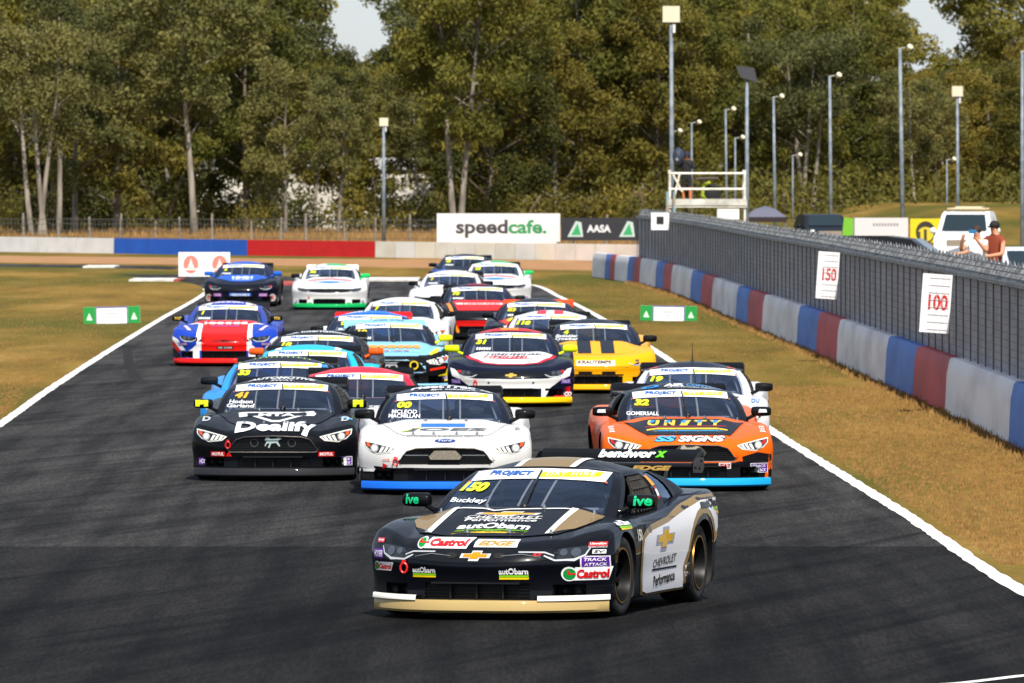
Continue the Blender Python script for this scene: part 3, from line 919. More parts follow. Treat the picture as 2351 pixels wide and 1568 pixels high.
def asphalt_mat():
    m, n, l, b = new_mat('asphalt')
    tc = n.new('ShaderNodeTexCoord')
    def noise(sc, det, st=(1, 1, 1)):
        mp = n.new('ShaderNodeMapping'); mp.inputs['Scale'].default_value = st
        z = n.new('ShaderNodeTexNoise'); z.inputs['Scale'].default_value = sc; z.inputs['Detail'].default_value = det
        l.new(tc.outputs['Object'], mp.inputs[0]); l.new(mp.outputs[0], z.inputs['Vector'])
        return z
    a = noise(.35, 6, (1, .08, 1)); f = noise(40, 5, (1, .05, 1)); e = noise(2.6, 5, (1, .035, 1))
    r1 = n.new('ShaderNodeValToRGB')
    r1.color_ramp.elements[0].position = .34; r1.color_ramp.elements[0].color = (.022, .0212, .0212, 1)
    r1.color_ramp.elements[1].position = .66; r1.color_ramp.elements[1].color = (.046, .0445, .0445, 1)
    l.new(a.outputs[0], r1.inputs[0])
    r2 = n.new('ShaderNodeValToRGB')
    r2.color_ramp.elements[0].position = .38; r2.color_ramp.elements[0].color = (.45, .45, .47, 1)
    r2.color_ramp.elements[1].position = .58; r2.color_ramp.elements[1].color = (1.1, 1.1, 1.1, 1)
    l.new(e.outputs[0], r2.inputs[0])
    mx = n.new('ShaderNodeMix'); mx.data_type = 'RGBA'; mx.blend_type = 'MULTIPLY'; mx.inputs[0].default_value = .75
    l.new(r1.outputs[0], mx.inputs[6]); l.new(r2.outputs[0], mx.inputs[7])
    # older, paler surface starts at a seam across the track
    sp = n.new('ShaderNodeSeparateXYZ'); l.new(tc.outputs['Object'], sp.inputs[0])
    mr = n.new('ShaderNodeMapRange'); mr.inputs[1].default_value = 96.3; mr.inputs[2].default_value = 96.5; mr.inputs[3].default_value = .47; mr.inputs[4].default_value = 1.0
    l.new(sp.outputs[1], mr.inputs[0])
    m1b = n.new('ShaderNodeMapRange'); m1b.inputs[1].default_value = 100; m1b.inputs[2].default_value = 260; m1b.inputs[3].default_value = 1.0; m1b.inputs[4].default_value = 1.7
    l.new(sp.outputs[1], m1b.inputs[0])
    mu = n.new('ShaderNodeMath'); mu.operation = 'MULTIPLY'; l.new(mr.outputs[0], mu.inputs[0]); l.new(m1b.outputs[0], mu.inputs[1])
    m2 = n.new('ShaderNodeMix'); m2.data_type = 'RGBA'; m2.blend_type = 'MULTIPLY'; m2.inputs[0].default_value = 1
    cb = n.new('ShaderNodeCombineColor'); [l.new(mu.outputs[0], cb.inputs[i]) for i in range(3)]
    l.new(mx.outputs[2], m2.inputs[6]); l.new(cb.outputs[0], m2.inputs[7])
    m3 = n.new('ShaderNodeMix'); m3.data_type = 'RGBA'; m3.blend_type = 'MULTIPLY'; m3.inputs[0].default_value = .6
    r3 = n.new('ShaderNodeValToRGB'); r3.color_ramp.elements[0].position = .35; r3.color_ramp.elements[0].color = (.55, .55, .55, 1); r3.color_ramp.elements[1].position = .7; r3.color_ramp.elements[1].color = (1.5, 1.5, 1.5, 1)
    l.new(f.outputs[0], r3.inputs[0]); l.new(m2.outputs[2], m3.inputs[6]); l.new(r3.outputs[0], m3.inputs[7])
    mp0 = n.new('ShaderNodeMapping'); mp0.inputs['Rotation'].default_value = (0, 0, R(14)); l.new(tc.outputs['Object'], mp0.inputs[0])
    mpa = n.new('ShaderNodeMapping'); mpa.inputs['Scale'].default_value = (1.1, .045, 1)
    nza = n.new('ShaderNodeTexNoise'); nza.inputs['Scale'].default_value = 1.6; nza.inputs['Detail'].default_value = 9; nza.inputs['Roughness'].default_value = .68; nza.inputs['Distortion'].default_value = .5
    l.new(mp0.outputs[0], mpa.inputs[0]); l.new(mpa.outputs[0], nza.inputs['Vector'])
    ra = n.new('ShaderNodeValToRGB'); ra.color_ramp.elements[0].position = .36; ra.color_ramp.elements[0].color = (.42, .42, .44, 1); ra.color_ramp.elements[1].position = .56; ra.color_ramp.elements[1].color = (1.12, 1.11, 1.09, 1)
    l.new(nza.outputs[0], ra.inputs[0])
    m4 = n.new('ShaderNodeMix'); m4.data_type = 'RGBA'; m4.blend_type = 'MULTIPLY'; m4.inputs[0].default_value = .9
    l.new(m3.outputs[2], m4.inputs[6]); l.new(ra.outputs[0], m4.inputs[7])
    gr = noise(1.0, 4, (22, 1.0, 1)); rg_ = n.new('ShaderNodeValToRGB'); rg_.color_ramp.elements[0].position = .3; rg_.color_ramp.elements[0].color = (.72, .72, .72, 1); rg_.color_ramp.elements[1].position = .75; rg_.color_ramp.elements[1].color = (1.4, 1.4, 1.38, 1)
    l.new(gr.outputs[0], rg_.inputs[0])
    m5 = n.new('ShaderNodeMix'); m5.data_type = 'RGBA'; m5.blend_type = 'MULTIPLY'; m5.inputs[0].default_value = .45
    l.new(m4.outputs[2], m5.inputs[6]); l.new(rg_.outputs[0], m5.inputs[7])
    l.new(m5.outputs[2], b.inputs['Base Color'])
    b.inputs['Roughness'].default_value = .9; b.inputs['Specular IOR Level'].default_value = .04
    bp = n.new('ShaderNodeBump'); bp.inputs['Strength'].default_value = .4; bp.inputs['Distance'].default_value = .01
    l.new(f.outputs[0], bp.inputs['Height']); l.new(bp.outputs[0], b.inputs['Normal'])
    return m
ASPHALT = asphalt_mat()
LT = [(40, -60), (70, -44), (100, -20), (120, -11.5), (135, -8.2), (144, -7.43), (165, -7.75), (198.6, -8.16), (240, -8.6), (293, -9.1), (315, -10.1), (328, -11.6), (345, -14.0), (362, -18.5), (372, -24), (378, -34), (382, -60)]
LT = [(0, 0)] and [(d, interp([(40, -9.5), (100, -7.9), (144, -7.43), (165, -7.75), (198.6, -8.16), (240, -8.6), (293, -9.1), (315, -10.1), (328, -11.6), (345, -14.0)], d)) for d in range(40, 346, 3)]
RT = [(d, interp([(40, 3.0), (66, 4.6), (86.5, 4.46), (104, 4.23), (139.9, 3.65), (202, 2.88), (255, 2.0), (285, 1.35), (311, .74), (325, -1.0), (332, -4.0), (337, -8.0), (345, -12.0)], d)) for d in range(40, 346, 3)]
LT = [(d, min(x, -12 - (112 - d) * .25) if d < 116 else x) for d, x in LT]
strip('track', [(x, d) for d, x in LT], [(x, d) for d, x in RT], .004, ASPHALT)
# tarmac fanning out on both sides at the corner nearest the camera
m = MB(); m.add([(-70, -40, .002), (40, -40, .002), (40, 62, .002), (2.2, 69.6, .002), (-12, 69.6, .002), (-12, 116, .002), (-17, 110, .002), (-70, 95, .002)], [(0, 1, 2, 3, 4), (0, 4, 5, 6, 7)])  # unseen stretch under and behind the camera added to darken reflections in black paint
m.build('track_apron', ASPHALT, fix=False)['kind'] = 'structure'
mm_ = MB(); mm_.add([(2.5, 70.6, .0025), (4.4, 72.2, .0025), (14, 80, .0025), (14, 92, .0025), (4.55, 85.5, .0025), (4.3, 84, .0025)], [(0, 1, 2, 3, 4, 5)])
mm_.build('track_exit', ASPHALT, fix=False)['kind'] = 'structure'
WHITE_LINE = weathered('#a9a7a1', '#efede7', 4.0, .8, lo=.30, hi=.46)
lrnd = random.Random(3)
def line(pts, wd, z=.008, name='edge_line', mat=None):
    L = []; Rr = []
    if name == 'edge_line':          # hand-painted, chipped edge
        fine = []
        for i in range(len(pts) - 1):
            n = max(1, int((Vector(pts[i + 1]) - Vector(pts[i])).length / .5))
            fine += [tuple(Vector(pts[i]).lerp(Vector(pts[i + 1]), k / n)) for k in range(n)]
        pts = fine + [pts[-1]]
    for i, (x, y) in enumerate(pts):
        a = pts[max(0, i - 1)]; b = pts[min(len(pts) - 1, i + 1)]
        t = Vector((b[0] - a[0], b[1] - a[1])).normalized(); nrm = Vector((-t.y, t.x))
        w1, w2 = (wd / 2 + lrnd.uniform(-.016, .010), wd / 2 + lrnd.uniform(-.016, .010)) if name == 'edge_line' else (wd / 2, wd / 2)
        L.append((x + nrm.x * w1, y + nrm.y * w1)); Rr.append((x - nrm.x * w2, y - nrm.y * w2))
    return strip(name, L, Rr, z, mat or WHITE_LINE)
LINE_L = [(interp([(125, -7.2), (144, -7.43), (165, -7.75), (198.6, -8.16), (240, -8.6), (293, -9.1), (306, -9.6)], d) + .06, d) for d in range(118, 306, 4)]
line(LINE_L, .16)
LINE_R = [(interp([(66, 5.2), (86.5, 4.46), (104, 4.23), (139.9, 3.65), (202, 2.88), (255, 2.0), (285, 1.35), (311, .74), (318, -.1)], d) - .03, d) for d in range(78, 318, 3)]
line(LINE_R, .17)
line([(2.9, 70.35), (3.28, 70.9), (3.7, 71.8), (4.6, 73.2), (6.5, 75.5)], .12)
# skid marks
SKID = weathered('#2a2a2b', '#353434', 2.0, .9)
SKID.node_tree.nodes['Principled BSDF'].inputs['Specular IOR Level'].default_value = .02
for pts, wd in (([gp(292, 800), gp(296, 838), gp(312, 868), gp(330, 882)], .18), ([gp(470, 850), gp(480, 880), gp(492, 905)], .14)):
    fine = []
    for i in range(len(pts) - 1):
        for k in range(5): fine.append(tuple(pts[i].lerp(pts[i + 1], k / 5))[:2])
    fine.append(tuple(pts[-1])[:2])
    line(fine, wd, .0065, 'skid_mark', SKID)
# far kerbs, access road, dirt strip
KERBW = weathered('#b9b4ad', '#ece8e2', 2, .8)
KERBR = weathered('#8f3d33', '#b04a40', 2, .8)
def slab(x0, x1, y, dep, mat, name):
    a, b = gp(x0, y), gp(x1, y)
    m = MB(); m.prism([(a.x, a.y), (b.x, b.y), (b.x, b.y + dep), (a.x, a.y + dep)], -.02, .06)
    o = m.build(name, mat); o['kind'] = 'structure'; return o
slab(190, 262, 615, 5, KERBW, 'kerb'); slab(296, 398, 646, 5, KERBW, 'kerb'); slab(398, 412, 646, 5, KERBR, 'kerb'); slab(530, 690, 655, 7, KERBR, 'kerb'); slab(840, 960, 646, 7, KERBW, 'kerb')
a, b = gp(255, 612), gp(405, 616)
strip('access_road', [(-24, a.y + 14), (a.x, a.y + 5), (b.x, b.y + 5)], [(-24, a.y + 5), (a.x, a.y - 5), (b.x, b.y - 5)], .005, ASPHALT)
DIRT = weathered('#8a6238', '#b4834f', .8, .95, lo=.3, hi=.7)
strip('dirt_strip', [(-60, 428), (-24, 419), (-8, 402), (6, 396), (20, 392)], [(-60, 396), (-24, 391), (-8, 372), (6, 352), (20, 345)], .006, DIRT)
# ---------------------------------------------------------------- far painted wall
FAR0, FAR1 = gp(0, 578), gp(1480, 600)
def far_pt(xD):
    d0, d1 = FAR0, FAR1
    t = 0.
    for _ in range(40):
        p = d0.lerp(d1, t)
        x = CX + p.x * F / p.y
        t += (xD - x) / 1480.
    return d0.lerp(d1, t)
root = empty('barrier_wall', far_pt(700)); tag(root, 'low far wall painted white, blue, red and cream below the trees', 'wall')
def far_seg(x0, x1, c1, c2, h=.66):
    a, b = far_pt(x0) - root.location, far_pt(x1) - root.location
    m = MB()
    m.add([(a.x, a.y, -.05), (b.x, b.y, -.05), (b.x, b.y + .06, h), (a.x, a.y + .06, h), (a.x, a.y + .3, h), (b.x, b.y + .3, h), (a.x, a.y + .4, -.05), (b.x, b.y + .4, -.05)], [(0, 1, 2, 3), (3, 2, 5, 4), (4, 5, 7, 6), (0, 3, 4, 6), (1, 7, 5, 2)])
    m.build('block', weathered(c1, c2, 1.2, .7, lo=.3, hi=.7), root)
xs = [-260, -130, 0, 87, 174, 261.5]
for i in range(5): far_seg(xs[i], xs[i + 1] - .3, '#dfdcd8', '#f3f1ee')
for i in range(4): far_seg(262 + i * 76.5, 262 + (i + 1) * 76.5 - .3, '#1a55b8', '#1d5fc9')
for i in range(4): far_seg(568 + i * 73.3, 568 + (i + 1) * 73.3 - .3, '#c80d10', '#dc1414')
for i in range(14): far_seg(861.5 + i * 46, 861.5 + (i + 1) * 46 - .6, ['#d8cdbb', '#e2dbd2', '#e6dcc4'][i % 3], ['#efe7da', '#f0ece6'][i % 2])
# ---------------------------------------------------------------- right-hand wall and debris fence
WALL = [(92, 6.9), (133, 6.72), (154, 6.56), (183, 6.25), (202, 6.05), (232, 5.6), (268, 5.17), (293, 4.75), (315, 4.05), (327, 3.3), (336, 2.75)]
def wx(d): return interp(WALL, d)
def wall_d(xD):
    lo, hi = 92., 336.
    for _ in range(50):
        md = (lo + hi) / 2
        if CX + wx(md) * F / md > xD: lo = md
        else: hi = md
    return (lo + hi) / 2
zx = [160, 225, 250, 275, 340, 370, 403, 485, 525, 565, 665, 720, 775, 900, 960, 1035, 1215, 1315, 1420, 1670, 1815, 1980, 2310]
bd = [wall_d((2200 + z * .7656) / 1.7014) for z in zx] + [121.5, 110.5, 94]
WHITE_C = weathered('#bdb9bd', '#dcdadc', 1.3, .75, detail=9, lo=.34, hi=.58, stretch=(1, .22, .8))
BLUE_C = weathered('#2f5ca4', '#3f72be', 1.3, .7, detail=9, lo=.34, hi=.58, stretch=(1, .22, .8))
RED_C = weathered('#962b32', '#b0363d', 1.3, .7, detail=9, lo=.34, hi=.58, stretch=(1, .22, .8))
wall = empty('barrier_wall', (wx(200), 200, 0)); tag(wall, 'concrete track wall in repeating grey, blue and dark red blocks below the fence', 'wall')
for i in range(len(bd) - 1):
    d1, d0 = bd[i] - .03, bd[i + 1] + .03
    n = max(1, round((d1 - d0) / 4))
    prof = [(0.07, -.05), (0.0, .02), (.03, .60), (.07, .80), (.10, .835), (.26, .835), (.30, .80), (.36, -.05)]
    V = []
    for k in range(n + 1):
        d = d0 + (d1 - d0) * k / n
        V += [(wx(d) - .1 + a - wall.location.x, d - 200, z) for a, z in prof]
    q = len(prof)
    Fc = [(k * q + j, k * q + j + 1, (k + 1) * q + j + 1, (k + 1) * q + j) for k in range(n) for j in range(q - 1)] + [tuple(range(q)), tuple(n * q + j for j in range(q))[::-1]]
    MB().add(V, Fc).build('block', (WHITE_C, BLUE_C, RED_C)[i % 3], wall, angle=30)
fence = empty('debris_fence', (wx(200), 200, 0)); tag(fence, 'long wire debris fence with grey shade cloth above the concrete wall', 'fence')
FX, FD = fence.location.x, 200.
FEND = 318.
ds = [96 + i * 2.0 for i in range(int((FEND - 96) / 2) + 1)]
def fp(d, dx, z): return (wx(d) + .12 + dx - FX, d - FD, z)
pm = MB().tube([(0, 0, .80), (0, 0, 2.08)], .013, 6).tube([(0, 0, 2.06), (.14, 0, 2.34)], .022, 6).mesh('post', [flat('#5c5e63', .6, .2)])
for d in ds:
    o = link('post', pm, fence); o.location = (wx(d) + .12 - FX, d - FD, 0)
m = MB()
for k in range(12):
    m.tube([fp(d, -.035, .90 + k * .105) for d in ds], .004, 4)
for k in range(4):
    m.tube([fp(d, -.05 + .03 * k, 2.10 + .075 * k) for d in ds], .008, 4)
m.build('wire_mesh', flat('#3f4246', .6, .2), fence, fix=False)
CLOTH = weathered('#8f8d92', '#a5a3a7', 3, .9, stretch=(1, .3, 1))
m = MB(); V = []
for d in ds: V += [fp(d, .04, .80), fp(d, .05 + .01 * math.sin(d * 1.7), 1.5), fp(d, .04, 2.10)]
m.add(V, [(3 * i + j, 3 * i + 3 + j, 3 * i + 4 + j, 3 * i + 1 + j) for i in range(len(ds) - 1) for j in range(2)])
m.build('shade_cloth', CLOTH, fence, smooth=True, fix=False)
# inclined top net with a toothed edge
NETM = weathered('#5a5b5c', '#a9a8a3', 9, .7, stretch=(1, .25, 1.2), lo=.42, hi=.6)
m = MB(); V = []
fd = [96 + i * .5 for i in range(int((FEND - 96) / .5) + 1)]
for i, d in enumerate(fd):
    V += [fp(d, -.03, 2.06), fp(d, -.01, 2.12), fp(d, .13, 2.32), fp(d, .15, 2.33 + .07 * (i % 2) + .01 * math.sin(i * 1.3))]
m.add(V, [(4 * i + j, 4 * i + 4 + j, 4 * i + 5 + j, 4 * i + 1 + j) for i in range(len(fd) - 1) for j in range(3)])
m.build('top_net', NETM, fence, fix=False)
m = MB(); V = []
for d in fd: V += [fp(d, -.05, 2.075), fp(d, -.045, 2.135)]
m.add(V, [(2 * i, 2 * i + 2, 2 * i + 3, 2 * i + 1) for i in range(len(fd) - 1)])
m.build('top_band', weathered('#77777a', '#a9a8a6', 6, .7, stretch=(1, .5, 1)), fence, fix=False)
# ---------------------------------------------------------------- flat lettering helper for signs (in the x-z plane, facing -y)
def sign_text(parent, s, cx, cz, wd, ht, col, y, bold=.02, shear=0., name='lettering'):
    V, Fc, asp = text_geo(s, bold, shear)
    m = MB(); m.add([(cx + x * wd, y, cz + z * ht) for x, z in V], Fc)
    o = m.build(name, flat(col, .6), parent, fix=False)
    return o
def sign_poly(parent, P, col, y, name='panel'):
    m = MB(); m.add([(x, y, z) for x, z in P], [tuple(range(len(P)))])
    return m.build(name, flat(col, .6), parent, fix=False)
def board(name, x0, x1, y0, y1, d, col, label, cat, group=None, th=.05, rz=0., legs=False, xc=None):
    c = at((x0 + x1) / 2, y1, d)
    wd = (x1 - x0) * d / F; ht = (y1 - y0) * d / F
    root = empty(name, c, rz)
    tag(root, label, cat, group)
    mb = MB(); mb.box((0, th / 2, ht / 2), (wd, th, ht))
    mb.build('panel', weathered(col, col, 1, .55) if isinstance(col, str) else col, root)
    if legs:
        for s in (-1, 1):
            MB().box((s * wd * .36, th + .03, (ht * .6 - c.z) / 2), (.05, .05, ht * .6 + c.z)).build('leg', flat('#77746f', .7), root)
    return root, wd, ht
for num, x0, x1, y0, y1 in (('150', 1872, 1921, 578, 686), ('100', 2110, 2178, 629, 764)):
    d = wall_d(x1 + 2) - .8
    r, wd, ht = board('distance_board', x0, x1, y0, y1, d, '#e4e2e4', 'white distance board reading %s, %s of the two on the fence' % (num, 'nearer' if num == '100' else 'farther'), 'sign', 'distance boards', th=.02)
    r.rotation_euler = (0, R(4), 0)
    sign_text(r, num, .03, ht * .52, wd * .66, ht * .27, '#c01a1c', -.004, .03)
    gl = MB()
    for k in range(3): gl.box((-.0 + k * wd * .2, -.012, ht / 2), (.006, .006, ht))
    for k in range(8): gl.box((.04, -.012, ht * (k + .5) / 8), (wd * .7, .006, .006))
    gl.build('wire', flat('#c4c4c8', .6, .1), r)
r, wd, ht = board('light_box', 1495, 1536, 488, 528, 297, '#e9e7e6', 'white signal box with dark window on the far end of the fence', 'signal box', th=.2)
sign_poly(r, rect(.0, ht * .55, wd * .4, ht * .45), '#1b1b1f', -.006, 'window')
# corner boards in the grass
for x0, x1, y0, y1, lab, tl in ((192, 322, 704, 743, 'green and white board lying on the grass left of the track', 1.5), (1470, 1600, 702, 737, 'green and white board on the verge between track and concrete wall', -1.0)):
    d = H * F / (y1 - YH)
    r, wd, ht = board('corner_board', x0, x1, y0, y1, d, '#e9e9ea', lab, 'sign', 'corner boards', th=.12)
    r.rotation_euler = (0, R(-tl), 0)
    for s in (-1, 1):
        sign_poly(r, rect(s * wd * .395, ht / 2, wd * .21, ht), '#12913a', -.004, 'end_panel')
        sign_poly(r, rect(s * wd * .278, ht / 2, wd * .018, ht), '#2a3f7e', -.006, 'stripe')
        c = s * wd * .395
        sign_poly(r, [(c - wd * .055, ht * .22), (c + wd * .055, ht * .22), (c + wd * .03, ht * .42), (c, ht * .66), (c - wd * .035, ht * .42)], '#cfe6d2', -.007, 'emblem')
    sign_poly(r, rect(0, ht * .97, wd * .54, ht * .06), '#4d5390', -.006, 'stripe')
    for k in range(6): sign_poly(r, rect(wd * .034 * (k - 2.5), ht * .6, wd * .024, ht * .12), '#bdbcbe', -.006, 'mark')
    for k in range(2): sign_poly(r, rect(wd * .034 * (k - .5), ht * .36, wd * .024, ht * .12), '#bdbcbe', -.006, 'mark')
# salmon emblem poster
d = H * F / (635 - YH)
r, wd, ht = board('advertising_board', 410, 528, 579, 635, d, '#f3f1f0', 'white advertising board with round salmon emblem beside the far corner', 'sign', th=.1)
for cx in (-.26 * wd, .30 * wd):
    sign_poly(r, oval(cx, ht * .5, ht * .62, ht * .74), '#ef8070', -.005, 'emblem')
    sign_poly(r, [(cx - .12, ht * .36), (cx + .12, ht * .36), (cx + .05, ht * .55), (cx, ht * .76), (cx - .05, ht * .55)], '#f6dfd9', -.008, 'emblem')
    sign_poly(r, rect(cx, ht * .3, ht * .56, ht * .07), '#f6e5e0', -.008, 'emblem')
# billboards on the far wall
r, wd, ht = board('billboard', 1003, 1286, 490, 560, 408, '#dcd8d6', 'white billboard reading speedcafe behind the far wall', 'billboard', th=.12, legs=True)
sign_text(r, 'speed', -.135 * wd, ht * .50, wd * .42, ht * .60, '#3d3a40', -.005, .03)
sign_text(r, 'cafe.', .235 * wd, ht * .565, wd * .31, ht * .46, '#2d8a52', -.005, .03)
r, wd, ht = board('billboard', 1288, 1500, 500, 552, 407, '#25242a', 'dark billboard with green triangle logos and white AASA lettering', 'billboard', th=.12, legs=True)
for k in range(2):
    o = -.5 * wd + .16 * wd + k * .56 * wd
    sign_poly(r, [(o - .09 * wd, ht * .16), (o + .08 * wd, ht * .16), (o + .06 * wd, ht * .8), (o + .0 * wd, ht * .86)], '#b7c4bd', -.004, 'emblem')
    sign_poly(r, [(o - .05 * wd, ht * .24), (o + .055 * wd, ht * .24), (o + .02 * wd, ht * .76)], '#2f9a5f', -.008, 'emblem')
    sign_text(r, 'AASA', o + .25 * wd, ht * .52, wd * .26, ht * .34, '#d6d3d6', -.005, .04)
# low boundary fence behind the far wall
bf = empty('boundary_fence', (0, 446, 0)); tag(bf, 'sagging wire fence on weathered posts in front of the trees', 'fence')
pv = [MB().tube([(0, 0, -.1), (.01 * k, 0, 1.35 + .16 * k)], [.055, .05], 7).mesh('post', [weathered('#6f675c', '#958c80', 6, .9)]) for k in range(3)]
for i in range(26):
    x = -24.5 + i * 1.42 + rnd.uniform(-.25, .25)
    if x > 9: break
    o = link('post', pv[i % 3], bf); o.location = (x, rnd.uniform(-.1, .1) - (x + 24) * .5, 0); o.rotation_euler = (0, rnd.uniform(-.05, .05), 0)
m = MB()
for z in (.3, .6, .9, 1.2, 1.42):
    m.tube([(-26 + i * 1.2, -(-2 + i * 1.2) * .5 - .06, z - .04 * math.sin(i * 1.9) ** 2) for i in range(29)], .013, 4)
for i in range(210):
    x = -26 + i * .16
    m.add([(x, -(x + 24) * .5 - .06, .1), (x + .012, -(x + 24) * .5 - .06, .1), (x + .012, -(x + 24) * .5 - .06, 1.42), (x, -(x + 24) * .5 - .06, 1.42)], [(0, 1, 2, 3)])
m.build('wire', flat('#6d6c6a', .5, .6), bf, fix=False)
# spectator bank behind the debris fence
V = []; nx, ny = 24, 40
def bank_z(x, d): return sstep(wx(min(d, 330)) + .6, wx(min(d, 330)) + 2.9, x) * (.72 + 1.0 * sstep(395, 450, d) * sstep(16, 21, x)) * (1 - .95 * sstep(320, 352, d) * (1 - sstep(6.5, 9.5, x))) - .02
for j in range(ny + 1):
    d = 96 + 480 * j / ny
    x0 = wx(min(d, 330)) + .35
    for i in range(nx + 1):
        x = x0 + (i / nx) ** 2 * 60
        V.append((x, d, bank_z(x, d)))
m = MB(); m.add(V, [(j * (nx + 1) + i, j * (nx + 1) + i + 1, (j + 1) * (nx + 1) + i + 1, (j + 1) * (nx + 1) + i) for j in range(ny) for i in range(nx)])
m.build('spectator_bank', GRASS, smooth=True, fix=False)['kind'] = 'structure'
# ================================================================ LIVERIES
NAVY = '#070a14'
def track_attack(c, x, z, w_=.19, h=.085):
    sticker(c, 'front', x, z, w_, h, '#5a2596', ['TRACK', 'ATTACK'], '#f3f0f6', 2, .02, .2, border='#e9e6ee')
def hoosier(c, x, z, w_=.18, h=.08): sticker(c, 'front', x, z, w_, h, '#5b1f8c', 'HOOSIER', '#e9e4f0', 2)
def castrol(c, x, z, w_, hf=.36):
    h = w_ * hf
    poly(c, 'front', oval(x - w_ * .37, z, h * 1.02, h * 1.08, 24), '#f5f5f3', 2, 'sponsor_sticker')
    poly(c, 'front', rect(x + w_ * .12, z, w_ * .80, h * .98, .015), '#f5f5f3', 2, 'sponsor_sticker')
    poly(c, 'front', oval(x - w_ * .37, z, h * .80, h * .84, 24), '#0f8c3a', 4, 'emblem')
    poly(c, 'front', [(x - w_ * .38, z + h * .06), (x - w_ * .23, z + h * .06), (x - w_ * .23, z - h * .06), (x - w_ * .42, z - h * .06), (x - w_ * .42, z + h * .30), (x - w_ * .38, z + h * .30)], '#d8201f', 5, 'emblem')
    txt(c, 'front', 'Castrol', x + w_ * .14, z, w_ * .70, h * .66, '#cf1b22', .05, .12, 0, 5)
def autobarn(c, mode, x, z, w_, dark='#f4f4f4', rot=0., arc=0., hf=.26):
    ca, sa = math.cos(R(rot)), math.sin(R(rot))
    def P(pts): return [(x + a * ca - b * sa, z + a * sa + b * ca) for a, b in pts]
    h = w_ * hf
    n = 8
    def bar(lo, hi):
        xs_ = [-.5 + i / n for i in range(n + 1)]
        return P([(w_ * q, lo * h + arc * (1 - 4 * q * q)) for q in xs_] + [(w_ * (q + .02), hi * h + arc * (1 - 4 * q * q)) for q in reversed(xs_)])
    txt(c, mode, 'autObarn', x - sa * h * .5, z + ca * h * .5, w_, h * .85, dark, .035, .0, rot, 4, arc=arc)
    poly(c, mode, bar(-.32, -.02), '#7dc322', 3, 'sponsor_stripe')
    poly(c, mode, bar(-.62, -.36), '#f0c514', 3, 'sponsor_stripe')
